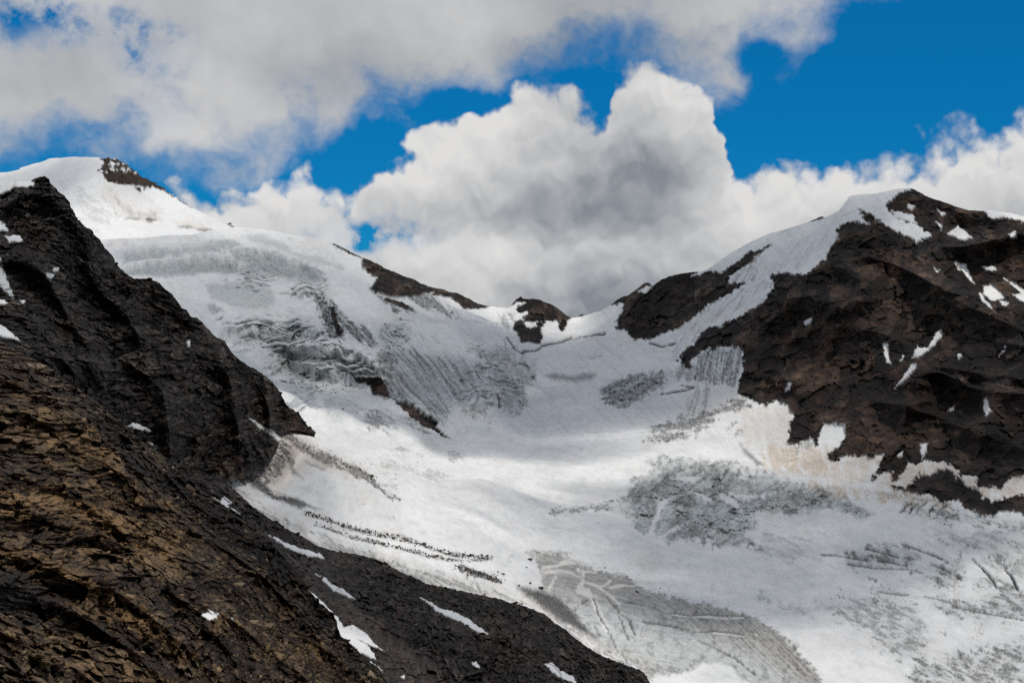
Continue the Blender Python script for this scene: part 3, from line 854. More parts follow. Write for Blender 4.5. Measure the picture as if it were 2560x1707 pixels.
dirt(K(3, 560, 1300, 700, 1270, 830, 1200, 900, 1240, 740, 1290, 700, 1340, 580, 1390, 450, 1440, 340, 1420, 370, 1360), .80, soft=8, w1=6, deg=-8, al=70, ac=8, lo=-.45, hi=.1)
dirt(K(3, 760, 1360, 860, 1330, 870, 1400, 780, 1400), .55, soft=8, deg=-10, al=40, ac=8)
dirt(K(3, 850, 1430, 900, 1480, 965, 1540, 940, 1545, 870, 1480), .75, soft=4, w1=3, w2=2)
for pl, a_ in ((K(3, 560, 1180, 900, 1100, 850, 1300, 700, 1300, 560, 1300), .22), (K(3, 850, 1260, 1110, 1240, 1110, 1440, 880, 1440), .38),
               (K(7, 20, 140, 200, 150, 400, 180, 520, 150, 480, 230, 380, 330, 200, 310, 40, 260), .85),
               (K(7, 380, 230, 520, 210, 680, 230, 680, 330, 500, 370, 330, 330), .6),
               (K(7, 680, 220, 900, 240, 1150, 270, 1300, 380, 1500, 330, 1575, 330, 1700, 470, 1300, 470, 1100, 440, 900, 460, 700, 360), .75),
               (K(7, 250, 360, 500, 400, 800, 440, 1100, 470, 1120, 510, 800, 480, 500, 440), .75)):
    dirt(pl, a_, key='tan', soft=14, w1=6, w2=10, deg=75, al=60, ac=9, lo=-.65, hi=.15, seed=131)
dirt(K(7, 150, 20, 250, 20, 300, 100, 260, 200, 220, 220, 180, 130), .5, soft=8, deg=95, al=50, ac=7)
dirt(K(7, 620, 430, 900, 450, 1100, 470, 1130, 500, 900, 490, 700, 460), .5, soft=6, deg=8, al=60, ac=5)
# crevassed ice hump in mid glacier
HUMP = K(6, 860, 560, 960, 650, 1050, 710, 1200, 730, 1300, 730, 1450, 745, 1640, 760, 1600, 700, 1660, 650, 1600, 560, 1700, 545, 1850, 560, 1960, 560, 2080, 520, 2200, 560, 2300, 590, 2350, 560, 2200, 470, 2050, 410, 1800, 340, 1600, 290,
         1450, 250, 1250, 230, 1000, 250, 1060, 290, 1000, 340, 900, 400, 840, 470, 880, 500)
m_hump = s.mask(HUMP, soft=15, w1=9, w2=12)
gaps = np.zeros(s.U.shape, np.float32)
for pl in (K(6, 1120, 330, 1300, 330, 1290, 360, 1120, 350), K(6, 1270, 420, 1330, 440, 1380, 480, 1330, 480), K(6, 1550, 320, 1640, 350, 1650, 365, 1560, 350), K(6, 1490, 435, 1700, 440, 1700, 465, 1520, 460),
           K(6, 1420, 430, 1520, 460, 1560, 540, 1470, 500), K(6, 1060, 480, 1130, 470, 1100, 520, 1050, 620, 1030, 700, 1000, 690, 1040, 580), K(6, 1180, 640, 1220, 640, 1100, 700, 1080, 700)):
    gaps = np.maximum(gaps, s.mask(pl, soft=5, w1=4, w2=3))
hd_ = m_hump * (1 - .9 * gaps)
at['ice'] = np.maximum(at['ice'], hd_ * .7)
hs_ = hd_ > .01
_a = math.radians(-38)
_x = s.U[hs_] * math.cos(_a) + s.V[hs_] * math.sin(_a) + s.n1[hs_] * 14
_y = -s.U[hs_] * math.sin(_a) + s.V[hs_] * math.cos(_a) + s.n2[hs_] * 16
_h1, _e1, _r1 = facets(np.stack([_x / 2.6, _y, _y * 0], -1), 11.0, 95)
_h2, _e2, _r2 = facets(np.stack([_x / 1.6, _y, _y * 0], -1), 5.0, 96)
_mo = fbm2(s.U[hs_], s.V[hs_], 70, 3, .55, 94)
_d = np.clip(.30 + .26 * _r1 + .20 * _r2 + .7 * _mo + .40 * (1 - smooth(0, .10, _e1)), 0, .92)
at['dirt'][hs_] = np.maximum(at['dirt'][hs_], smooth(.1, .9, hd_[hs_] + .4 * _mo) * _d)
dirt(K(6, 370, 560, 500, 515, 600, 520, 720, 490, 850, 480, 800, 530, 600, 560, 450, 585), .68, soft=5, w1=4, w2=2, deg=-22, al=60, ac=6, lo=-.2, hi=.15)
# grey fan of melting ice at the lower margin
FAN = K(6, 280, 795, 420, 790, 560, 830, 700, 880, 900, 920, 1000, 1000, 1100, 1040, 1300, 1080, 1550, 1150, 1700, 1220, 1850, 1330, 1960, 1420, 2010, 1500, 2060, 1640, 1600, 1640, 1500, 1480, 1330, 1450, 1250, 1500, 1000, 1540, 850, 1440, 700, 1340, 560, 1240, 400, 1100, 380, 1000, 380, 900, 330, 850)
m_fan = s.mask(FAN, soft=7, w1=6, w2=9)
white = np.zeros(s.U.shape, np.float32)
veins = [K(6, 380, 880, 450, 870, 520, 850, 580, 845), K(6, 390, 910, 470, 900, 540, 915, 600, 940), K(6, 590, 890, 620, 900, 610, 960, 590, 1010, 640, 1030, 680, 1060, 700, 1110, 740, 1190, 770, 1240),
         K(6, 600, 895, 690, 900), K(6, 620, 970, 700, 1000, 740, 990, 780, 950), K(6, 700, 1000, 760, 1040, 830, 1100), K(6, 450, 935, 420, 990, 400, 1025), K(6, 780, 1000, 850, 980, 920, 970), K(6, 480, 850, 560, 820),
         K(6, 1080, 1145, 1180, 1165, 1350, 1180, 1480, 1190, 1570, 1185), K(6, 1400, 1270, 1520, 1285, 1650, 1290)]
for i, l_ in enumerate(veins):
    white = np.maximum(white, s.line(l_, 6.0 if i in (2,) else 3.0, 2.5, 2, 1.5))
white = np.maximum(white, s.mask(K(6, 1330, 1450, 1450, 1455, 1520, 1490, 1620, 1560, 1640, 1640, 1230, 1640, 1270, 1500), soft=6))
cracks = [K(6, 680, 1060, 720, 1150, 770, 1230, 800, 1300, 825, 1370), K(6, 690, 1190, 720, 1280), K(6, 560, 1135, 600, 1080, 650, 1060), K(6, 740, 1040, 830, 1130, 900, 1180, 930, 1260), K(6, 860, 1090, 1000, 1110, 1100, 1150, 1250, 1165, 1400, 1160, 1600, 1175),
          K(6, 980, 1190, 1150, 1220, 1300, 1255, 1450, 1265, 1640, 1290), K(6, 800, 1080, 850, 1180, 890, 1290), K(6, 1300, 1300, 1500, 1400, 1640, 1500), K(6, 840, 1370, 880, 1440)]
dark = np.zeros(s.U.shape, np.float32)
for l_ in cracks:
    dark = np.maximum(dark, s.line(l_, 2.3, 2.0, 3, 2.5))
st1 = s.streak(14, 110, 5, 5, 91)
st2 = s.streak(42, 120, 5, 5, 92)
right = smooth(1500, 1750, s.U)
stf = st1 * (1 - right) + st2 * right
upper = smooth(30, -40, s.V - np.interp(s.U, [1300, 1500, 1700, 1900, 2050], [1480, 1510, 1560, 1640, 1740]))
lev = .50 * upper + .20 + .14 * right
mot = smooth(-.05, .35, fbm2(s.U, s.V, 26, 4, .6, 95)) * .45
fd = m_fan * np.clip(lev * (.55 + .55 * smooth(-.3, .3, stf)) + mot * (1 - upper), 0, 1)
fd = fd * np.clip(.9 + .45 * s.n0 + .5 * s.n1, .1, 1.5)


def hairlines(deg, along, across, thin, seed):
    a_ = math.radians(deg)
    x_ = (s.U * math.cos(a_) + s.V * math.sin(a_)) / along
    y_ = (-s.U * math.sin(a_) + s.V * math.cos(a_)) / across
    f_ = fbm2(x_ + s.n2 * .35, y_ + s.n1 * .25, 1.0, 3, .5, seed)
    keep = smooth(.0, .25, fbm2(s.U, s.V, 90, 3, .55, seed + 5))
    return (1 - smooth(0, thin, np.abs(f_))) * keep


fd = np.maximum(fd, m_fan * .75 * np.maximum(hairlines(48, 90, 30, .05, 111) * (1 - upper), hairlines(16, 110, 26, .045, 113)))
at['dirt'] = np.maximum(at['dirt'], fd * .85) * (1 - white * m_fan * .96)
at['ice'] = np.maximum(at['ice'], m_fan * .5 * (1 - white))
at['tan'] = np.maximum(at['tan'], m_fan * upper * .28)
at['dirt'] = np.maximum(at['dirt'], dark * .85)
# black debris tongue
m_tongue = dirt(K(6, 220, 980, 330, 990, 450, 1020, 560, 1120, 700, 1290, 640, 1275, 480, 1195, 400, 1145, 300, 1050), .96, soft=6, w1=4, w2=3)
# ice margin below the moraine
dirt(K(5, 680, 730, 800, 790, 950, 800, 1150, 900, 1350, 960, 1560, 1050, 1540, 1080, 1300, 1040, 1150, 980, 1000, 900, 850, 850, 720, 800), .7, key='ice', soft=8)
dirt(K(5, 700, 740, 850, 800, 1000, 840, 1150, 910, 1350, 970, 1560, 1050, 1540, 1080, 1300, 1040, 1150, 980, 1000, 900, 850, 850, 720, 800), .62, soft=8, deg=26, al=90, ac=4, lo=-.2, hi=.3)
# rubble and dust spilling from the foot of the spur onto the snow
dirt(K(0, 540, 1190, 640, 1175, 690, 1120, 705, 1080, 730, 1075, 720, 1110, 735, 1150, 690, 1190, 640, 1205, 560, 1205), .9, soft=7, w1=6, w2=5, deg=40, al=40, ac=6, lo=-.25, hi=.1)
dirt(K(0, 600, 1180, 690, 1120, 730, 1080, 790, 1110, 780, 1170, 700, 1230, 620, 1215), .5, key='tan', soft=14)
_t = np.array(TOPA3_LINE, float).reshape(-1, 2)
_t = _t[(_t[:, 0] > 540) & (_t[:, 0] < 1640)]
dirt(np.concatenate([_t + np.array([-6, 12]), (_t + np.array([10, -20]))[::-1]]), .6, soft=6, w1=6, w2=6, deg=30, al=60, ac=4, lo=-.2, hi=.3, seed=161)
dirt(np.concatenate([_t + np.array([-6, 12]), (_t + np.array([14, -34]))[::-1]]), .35, key='tan', soft=8, w1=6, w2=6, deg=30, al=60, ac=6, lo=-.4, hi=.3, seed=163)
# moraine streaks on the sunlit snowfield
dirt(K(5, 355, 120, 480, 180, 600, 245, 700, 300, 800, 350, 870, 380, 960, 440, 1000, 480, 1110, 560, 1060, 555, 940, 475, 860, 430, 760, 375, 650, 315, 500, 225, 400, 165), .85, soft=4, w1=3, w2=3, deg=30, al=70, ac=6, lo=-.45, hi=.05)
dirt(K(5, 300, 100, 480, 180, 700, 300, 900, 400, 940, 460, 700, 360, 500, 260, 350, 160), .7, key='tan', soft=10)
dirt(K(5, 225, 415, 330, 415, 420, 515, 560, 540, 640, 585, 560, 600, 480, 560, 380, 520, 300, 465), .92, soft=3.5, w1=3, w2=2)
dirt(K(5, 420, 500, 560, 540, 700, 600, 640, 610, 500, 570), .55, soft=8, deg=24, al=70, ac=5)
dirt(K(5, 460, 310, 520, 350, 590, 430, 530, 405), .72, soft=4, w1=2, w2=2)
dirt(K(5, 390, 350, 440, 420, 420, 440, 370, 400), .5, soft=6, deg=50, al=30, ac=6)
dirt(K(5, 600, 330, 700, 370, 700, 382, 620, 350), .7, soft=3, w1=2, w2=1)
dirt(K(5, 870, 335, 1000, 335, 1200, 365, 1300, 390, 1450, 425, 1250, 462, 1100, 430, 980, 390), .38, soft=9, deg=12, al=80, ac=6)
dirt(K(5, 970, 455, 1060, 455, 1120, 480, 1020, 490), .4, soft=6, deg=12, al=50, ac=6)
dirt(K(5, 510, 680, 560, 690, 610, 720, 570, 720), .6, soft=5, w1=2, w2=1)
for l_, wd in ((K(5, 600, 625, 700, 645, 830, 685, 900, 715, 1000, 748, 1130, 785, 1250, 825, 1370, 855, 1480, 860, 1600, 868), 4.5), (K(5, 655, 680, 760, 712, 870, 745, 970, 778, 1080, 815, 1180, 845, 1290, 880, 1400, 900), 3.0),
               (K(5, 1370, 890, 1450, 890, 1560, 875, 1620, 870), 2.5)):
    at['dirt'] = np.maximum(at['dirt'], .7 * s.line(l_, wd, 4, 4, 3) * smooth(-.3, .25, s.streak(24, 30, 9, 4, 97)))
dirt(K(5, 1420, 925, 1480, 930, 1550, 950, 1620, 965, 1672, 1000, 1590, 1000, 1500, 985, 1440, 960), .95, soft=3, w1=4, w2=2, deg=20, al=50, ac=6, lo=-.5, hi=-.1)
dirt(K(5, 900, 265, 1100, 262, 1300, 275, 1450, 290, 1690, 320, 1600, 330, 1400, 325, 1200, 300, 1000, 280), .45, soft=6, deg=8, al=70, ac=6, lo=-.1, hi=.3)
# lower right: crevassed bare ice
for pl, a_ in ((K(7, 470, 770, 650, 750, 830, 740, 980, 800, 900, 860, 780, 880, 620, 880, 500, 850), .78), (K(7, 880, 870, 1050, 850, 1200, 880, 1250, 960, 1150, 990, 960, 950), .6),
               (K(7, 1240, 960, 1400, 940, 1560, 1000, 1700, 1000, 1700, 1200, 1400, 1190, 1180, 1190, 1040, 1100, 1060, 1050, 1300, 1090, 1380, 1020), .6),
               (K(7, 1000, 640, 1300, 640, 1575, 680, 1800, 700, 1800, 980, 1500, 960, 1250, 800, 1080, 740), .36), (K(7, 330, 1080, 600, 1060, 900, 1080, 1000, 1200, 1000, 1400, 850, 1450, 650, 1300, 420, 1180), .46),
               (K(7, 850, 1430, 1100, 1400, 1400, 1350, 1575, 1310, 1800, 1300, 1800, 1700, 1000, 1700, 900, 1560), .62), (K(7, 0, 650, 300, 700, 350, 850, 150, 870, 0, 800), .26), (K(7, 0, 1020, 200, 1060, 330, 1150, 100, 1140), .34),
               (K(7, 830, 520, 950, 490, 1130, 510, 1300, 560, 1575, 620, 1800, 650, 1800, 690, 1300, 640, 1100, 600, 950, 570), .5)):
    dirt(pl, min(a_ * 1.35, .9), soft=12, w1=9, w2=12, deg=24, al=40, ac=6, lo=-.22, hi=.3, seed=99)
    dirt(pl, a_ * .8, soft=14, w1=9, w2=12, key='ice')
c7 = [K(7, 630, 760, 720, 780, 820, 810), K(7, 840, 735, 920, 760, 1000, 795, 1090, 835), K(7, 370, 800, 440, 800, 560, 820, 660, 830), K(7, 530, 850, 640, 865, 760, 880, 880, 885), K(7, 1010, 850, 1080, 880, 1140, 910, 1200, 945),
      K(7, 700, 1010, 780, 1018, 880, 1030), K(7, 1270, 835, 1330, 890, 1380, 940, 1410, 990), K(7, 1440, 880, 1500, 930, 1530, 1000), K(7, 980, 1040, 1090, 1070, 1200, 1120, 1300, 1145, 1400, 1165, 1570, 1190), K(7, 700, 830, 800, 845, 880, 865),
      K(7, 840, 545, 870, 510, 900, 495), K(7, 930, 550, 950, 515, 990, 495), K(7, 1000, 550, 1020, 515, 1050, 500), K(7, 1050, 555, 1080, 520, 1110, 500), K(7, 890, 550, 910, 515, 940, 495),
      K(5, 960, 815, 1030, 870, 1080, 900), K(5, 1330, 990, 1380, 1020, 1410, 1045), K(5, 1210, 960, 1250, 1000), K(5, 1000, 850, 1060, 880), K(5, 1540, 1020, 1560, 1060),
      K(2, 1480, 1200, 1490, 1290), K(2, 520, 1095, 600, 1120), K(2, 1550, 790, 1600, 870, 1660, 920), K(2, 1660, 905, 1760, 890, 1790, 855, 1930, 830, 1990, 800), K(3, 370, 905, 430, 920, 500, 900), K(3, 0, 870, 130, 860), K(3, 540, 1130, 600, 1140, 560, 1155, 430, 1180)]
crack = np.zeros(s.U.shape, np.float32)
zone = s.mask(K(7, 300, 700, 850, 690, 1300, 620, 1800, 680, 1800, 1720, 900, 1720, 700, 1300, 380, 1150, 300, 900), soft=50, w1=10, w2=20)
crack = np.maximum(crack, .8 * zone * hairlines(24, 120, 36, .04, 117))
for l_ in c7:
    crack = np.maximum(crack, s.line(l_, 2.3, 2.2, 2, 1.5))
at['dirt'] = np.maximum(at['dirt'], crack * .92)
for l_ in (K(7, 1000, 730, 1060, 780, 1140, 840, 1180, 870), K(7, 830, 770, 900, 800, 980, 850, 1020, 870), K(7, 1150, 910, 1160, 980, 1170, 1060)):
    ln = s.line(l_, 4, 3, 2, 2)
    at['dirt'] *= 1 - .9 * ln
    at['tan'] = np.maximum(at['tan'], ln * .25)

# pink and grey dust everywhere on the old snow
dust = smooth(.05, .45, fbm2(s.U, s.V * 2.2, 120, 5, .6, 101))
at['tan'] = np.maximum(at['tan'], .15 * dust)
flow = s.streak(12, 120, 18, 5, 103) * smooth(1050, 1150, s.V) + s.streak(48, 90, 14, 5, 104) * (1 - smooth(1050, 1150, s.V))
at['dirt'] = np.maximum(at['dirt'], .13 * smooth(-.05, .5, flow))
at['dirt'] = np.maximum(at['dirt'], .22 * smooth(.18, .5, fbm2(s.U, s.V * 1.8, 34, 5, .62, 107)) * smooth(-.1, .3, s.n2))
at['ice'] = np.maximum(at['ice'], .35 * smooth(.0, .5, fbm2(s.U, s.V * 2.0, 190, 5, .6, 109)))

# --- relief
nomP = s.P.copy()
hr = np.zeros(s.U.shape)
rkp = np.maximum(rock, patch4)
rk = rkp > .02
q = nomP[rk]
a = math.radians(38)
qs = np.stack([(q[:, 0] * math.cos(a) + q[:, 2] * math.sin(a)) / 1.8, q[:, 1] * .25, -q[:, 0] * math.sin(a) + q[:, 2] * math.cos(a)], -1)
fin = fbm3(q * np.array([1, .3, 1]), 14, 3, .6, 31)
v1, e1, r1 = facets(qs + 9 * np.stack([fin, -fin, fin], -1), 30.0, 41)
v2, e2, r2 = facets(qs + 5 * np.stack([fin, fin, -fin], -1), 12.0, 43)
midr = fbm3(qs, 70, 4, .55, 25, 'ridge')
far_rock = cls_rock[rk]
ma = np.where(far_rock == 5, 1.0, np.where(far_rock == 7, .4, .75))
det = v1 * 3.2 + v2 * 2.0 + fin * 3.0 - 1.2 * (1 - smooth(0, .14, e1))
hr[rk] = ma * det * rock[rk] * .35
hv = np.zeros(s.U.shape)
hv[rk] = ma * ((midr - .3) * 22 + det * 2.2 * rock[rk])
at['tone'][rk] = np.clip((midr - .35) * .6 + r1 * .25 + r2 * .22 + fin * .5, -1, 1)
# ribs and gullies of the mountain: forward and back, fading out towards the snow
inner = smooth(0, 110, np.where(s.box(R_MAIN, 5), sd_poly(s.U, s.V, R_MAIN), -9)) * smooth(0, 60, s.V - poly_y(SKY4, s.U))
innb = smooth(0, 50, np.where(s.box(R_BUTT, 5), sd_poly(s.U, s.V, R_BUTT), -9)) * smooth(0, 40, s.V - poly_y(SKY4, s.U))
sel = (inner > .01) | (innb > .01)
q = nomP[sel]
gul = fbm3(np.stack([q[:, 0] + .55 * q[:, 2], q[:, 1] * .45, q[:, 2] * .30], -1), 230, 4, .5, 21, 'ridge')
gu = np.zeros(s.U.shape)
gu[sel] = (gul - .45) * (230 * inner[sel] + 80 * innb[sel])
s.push_away(gu + hv * smooth(0, 14, s.V - poly_y(SKY4, s.U)))
at['warm'] = np.maximum(at['warm'], smooth(-.15, .35, s.n2 + .6 * fbm2(s.U, s.V, 260, 3, .5, 33)) * .35) * rock
for pl, a_ in ((K(3, 1400, 290, 1550, 300, 1700, 420, 1780, 560, 1650, 640, 1500, 560, 1380, 400), .55), (K(3, 1250, 800, 1500, 860, 1600, 1000, 1400, 1150, 1250, 1300, 1150, 1200, 1230, 1000), .5),
               (K(3, 1450, 1250, 1800, 1000, 2000, 1250, 1800, 1450, 1500, 1480), .5), (K(3, 2250, 250, 2400, 260, 2400, 560, 2200, 420), .7), (K(7, 200, 0, 760, 50, 760, 300, 400, 250), .5)):
    at['warm'] = np.maximum(at['warm'], s.mask(pl, soft=40, w1=10, w2=20) * a_ * rock)

# ice relief
ic = np.clip(np.maximum(at['ice'], at['dirt'] * .5), 0, 1) * (1 - rock)
sel = (ic > .05)
q = nomP[sel]
qq = np.stack([q[:, 0] * .8 + q[:, 2] * .3, q[:, 1] * .22 + q[:, 0] * .1, q[:, 2] * 1.3], -1)
wv = np.stack([fbm3(q, 40, 3, .55, 51), fbm3(q, 40, 3, .55, 53), fbm3(q, 40, 3, .55, 57)], -1)
va, ea, ra = facets(qq * np.array([.55, 1, 1.2]) + 22 * wv, 26.0, 5)
vb, eb, rb = facets(qq + 10 * wv, 10.0, 6)
vc, ec, rc = facets(qq * np.array([1, 1, .8]), 4.6, 8)
ngate = smooth(-.2, .25, fbm3(q, 90, 3, .5, 59))
blk = va * 4.2 * (.4 + .6 * ngate) + vb * 2.6 + vc * 1.3 - 3.5 * (1 - smooth(0, .16, ea)) * ngate - 1.3 * (1 - smooth(0, .2, eb))
torn = np.zeros(s.U.shape, np.float32)
for pl, a_ in ((HUMP, .50), (KNOBBLE, .45), (K(2, 0, 690, 260, 680, 440, 820, 560, 930, 700, 1040, 640, 1080, 400, 1180, 100, 1260, -300, 1100, -400, 1000, -250, 700), .62),
               (K(2, 215, 480, 300, 500, 420, 720, 430, 825, 340, 785, 235, 560), 1.0), (K(2, 680, 690, 880, 700, 880, 860, 700, 900), .8), (K(2, 300, 1220, 560, 1230, 600, 1300, 400, 1400, 310, 1380), .6),
               (K(1, 1600, 760, 2000, 810, 2210, 950, 2000, 990, 1600, 960), .4), (K(7, 820, 480, 1400, 540, 1700, 600, 1700, 660, 1000, 600), .5), (K(3, 100, 1160, 300, 1060, 470, 1060, 440, 1160, 230, 1270, 110, 1230), .7)):
    torn = np.maximum(torn, s.mask(pl, soft=22, w1=6, w2=12) * a_)
torn *= (1 - .8 * gaps)
roll = fbm3(nomP, 260, 3, .5, 63)
hr += (1 - rock) * roll * (9.0 + 9.0 * icefall)
bulge = fbm3(nomP * np.array([.7, .4, 1.4]), 120, 4, .55, 65, 'billow')
s.push_away((1 - rock) * icefall * bulge * 45 * smooth(0, 60, s.V - poly_y(SKY4, s.U)))
hv = np.zeros(s.U.shape)
hv[sel] = (1 - rock[sel]) * torn[sel] * blk * 3.2
joint = np.zeros(s.U.shape, np.float32)
joint[sel] = ((1 - smooth(.0, .10, ea)) * ngate * .8 + (1 - smooth(0, .09, eb)) * .35) * torn[sel]
at['dirt'] = np.maximum(at['dirt'], np.clip(joint, 0, 1) * .42 * (1 - rock))
at['ice'] = np.maximum(at['ice'], np.clip(torn, 0, 1) * .5 * (1 - rock))
hr[sel] += (1 - rock[sel]) * torn[sel] * blk * .25
s.push_away(hv)
small = fbm3(nomP * np.array([1, .35, 1]), 22, 3, .6, 67)
hr += (1 - rock) * small * (.5 + 2.6 * torn + .9 * ic)
hr -= (1 - rock) * (crack * 4.0 + dark * 3.0)
hr += patch4 * 1.0
# broken terraces of the icefall: pale treads, steep darker ice walls
for pl, per, am in ((K(0, 520, 760, 620, 775, 760, 800, 900, 850, 960, 905, 930, 960, 880, 985, 800, 960, 720, 1000, 650, 930, 560, 850), 24.0, 26.0),
                    (K(0, 560, 640, 700, 630, 800, 670, 830, 720, 780, 760, 660, 745, 560, 700), 19.0, 16.0),
                    (K(0, 1180, 870, 1300, 870, 1335, 950, 1290, 1030, 1200, 1050, 1130, 1010), 17.0, 14.0),
                    (K(0, 640, 960, 760, 960, 800, 1020, 740, 1060, 680, 1020), 20.0, 12.0)):
    zm = s.mask(pl, soft=26, w1=6, w2=12)
    zi = zm > .01
    uu_, vv_ = s.U[zi], s.V[zi]
    tt = (vv_ + .18 * (uu_ - 700) + fbm2(uu_, vv_, 130, 3, .5, 141) * 70 + s.n2[zi] * 14 + s.n1[zi] * 5) / per
    fr = tt - np.floor(tt)
    gt = smooth(-.18, .12, fbm2(uu_, vv_ * 1.6, 75, 3, .55, 143)) * zm[zi]
    wall = smooth(.42, .50, fr) * (1 - smooth(.88, 1.0, fr))
    rough_ = smooth(-.2, .4, fbm2(uu_, vv_ * .6, 9, 3, .6, 145))
    at['ice'][zi] = np.maximum(at['ice'][zi], gt * wall * .8)
    at['dirt'][zi] = np.maximum(at['dirt'][zi], gt * wall * (.10 + .42 * rough_))
    at['dirt'][zi] = np.maximum(at['dirt'][zi], gt * .75 * np.exp(-((fr - .93) / .05) ** 2) * smooth(.0, .3, fbm2(uu_, vv_, 40, 3, .6, 147)))
    hv = np.zeros(s.U.shape)
    hv[zi] = gt * am * np.where(fr < .45, fr / .45, 1 - (fr - .45) / .55) + gt * wall * rough_ * 5
    s.push_away(hv)
# steps of the dome: each grey band is a steeper ice wall below a lip
for pl, a_ in ((K(1, 790, 790, 1000, 770, 1300, 740, 1620, 690), 9), (K(1, 820, 870, 1100, 850, 1450, 815, 1640, 830), 12), (K(1, 1500, 770, 1800, 765, 2050, 840, 2210, 950), 9),
               (K(1, 1480, 1310, 1700, 1290, 1900, 1310), 9), (K(2, 0, 890, 300, 885, 560, 930, 700, 1040), 12), (K(2, 0, 960, 200, 1020, 540, 1090), 10)):
    m = s.box(pl, 60)
    vv = s.V[m] - np.interp(s.U[m], pl[:, 0], pl[:, 1]) + s.n2[m] * 10
    e = smooth(pl[0, 0] - 10, pl[0, 0] + 30, s.U[m]) * (1 - smooth(pl[-1, 0] - 30, pl[-1, 0] + 10, s.U[m]))
    hr[m] += e * a_ * (np.exp(-((vv + 4) / 9.0) ** 2) - np.exp(-((vv - 12) / 10.0) ** 2))
# clean snow shelves between the broken bands
for pl, a_ in ((K(10, 480, 1000, 560, 965, 720, 960, 880, 930, 960, 960, 1020, 990, 900, 1012, 700, 1012), .95), (K(10, 0, 830, 250, 770, 560, 715, 700, 665, 760, 690, 700, 760, 560, 800, 350, 860, 100, 880), .85),
               (K(10, 780, 1340, 800, 1265, 900, 1232, 1150, 1300, 1260, 1355, 1330, 1430, 1450, 1510, 1300, 1470, 1150, 1420, 1000, 1340, 880, 1300), .9), (K(10, 620, 1100, 800, 1085, 900, 1110, 1040, 1130, 900, 1150, 700, 1130), .6),
               (K(10, 860, 470, 980, 480, 1150, 600, 1260, 720, 1250, 800, 1170, 880, 1000, 740, 900, 640), .8), (K(10, 300, 480, 420, 460, 520, 520, 640, 530, 700, 580, 560, 570, 420, 540), .6)):
    m = s.mask(pl, soft=6, w1=5, w2=5) * a_
    at['dirt'] *= 1 - m
    at['ice'] *= 1 - .7 * m
s.push(hr)
s.flat = (rock > .35) | (torn > .6)
s.cls = cls4

table = {
    0: dict(name='glacier', props=dict(kind='structure', label='broad white valley glacier sweeping down between the mountains', category='glacier')),
    1: dict(name='icefall', props=dict(kind='structure', label='grey broken icefall and smooth ice dome below the snow peak', category='icefall')),
    2: dict(name='rock_ridge', props=dict(kind='structure', label='dark rock ridge along the skyline right of the ice dome', category='ridge')),
    3: dict(name='rock_knob', props=dict(kind='structure', label='small black rock peak standing alone on the snowy saddle', category='rock peak')),
    4: dict(name='rock_buttress', props=dict(kind='structure', label='dark rock buttress left of the snow couloir on the right mountain', category='buttress')),
    5: dict(name='mountain', props=dict(kind='structure', label='big dark brown rock mountain on the right with a snowy summit', category='mountain')),
    6: dict(name='rock_outcrop', props=dict(kind='structure', label='low broken brown rock band at the foot of the right mountain', category='outcrop')),
    7: dict(name='rock_step', props=dict(kind='structure', label='black rock steps showing through under the striped ice rib', category='rock')),
    8: dict(name='summit_snow', props=dict(kind='structure', label='snow slopes on the right mountain from its summit to the glacier', category='snow slope')),
}
for i, (pl, lab) in enumerate(PATCH4):
    table[100 + i] = dict(name='snow_patch', props=dict(label=lab, category='snow patch', group='snow patches on the right mountain'))
sheet_objects(S4, table, M_FAR, skirt=(15, 50, 120, 260, 420), drop=(.05, .3, .6, .9, 1.1))

# ================================================================== snow peak, far left
SKYD = [-150, 470, -60, 445, 0, 432, 18, 430, 48, 423, 51, 419, 91, 407, 128, 399, 183, 396, 249, 395, 263, 396, 289, 397, 303, 407, 329, 423, 351, 440, 377, 456, 402, 469, 435, 491, 472, 516, 497, 529, 534, 546, 567, 558, 592, 567, 720, 640]
SD = Sheet(SKYD, [-150, 700, 720, 700], -150, 720, 2.6, 120,
           Depth([(250, 395, 5250), (0, 432, 5350), (590, 567, 5700), (234, 584, 4600), (483, 588, 4800), (-150, 470, 5400), (300, 500, 4980), (420, 530, 5150), (0, 560, 4700), (-150, 700, 4300), (300, 700, 4250), (720, 700, 4500), (700, 610, 5200), (100, 480, 5050)], 60), 5, jag=1.0)
s = SD
at = s.at
at['snow'][:] = 1
s.flat[:] = False
rock = np.zeros(s.U.shape, np.float32)
TOPR = K(1, 680, 100, 720, 110, 800, 120, 920, 190, 1000, 250, 1100, 310, 1200, 380, 1230, 410, 1180, 390, 1110, 350, 1040, 325, 980, 335, 930, 310, 860, 310, 800, 305, 740, 295, 700, 240, 665, 220, 690, 180)
brk = fbm2(s.U, s.V, 16, 3, .6, 207)
m_top = s.mask(TOPR, soft=2, w1=3, w2=1)
rock = np.maximum(rock, m_top * smooth(-.18, -.02, brk + .25 * smooth(425, 450, s.V)))
m2 = np.maximum(s.mask(K(1, 1200, 400, 1290, 440, 1360, 480, 1290, 460), soft=1.5, w1=1, w2=0), s.mask(K(1, 1540, 560, 1630, 590, 1640, 606, 1570, 590), soft=1.5, w1=1, w2=0))
m2 = np.maximum(m2, s.mask(K(1, 915, 320, 945, 325, 970, 345, 955, 357), soft=1.5, w1=2, w2=0))
rock = np.maximum(rock, m2)
at['snow'] = 1 - rock


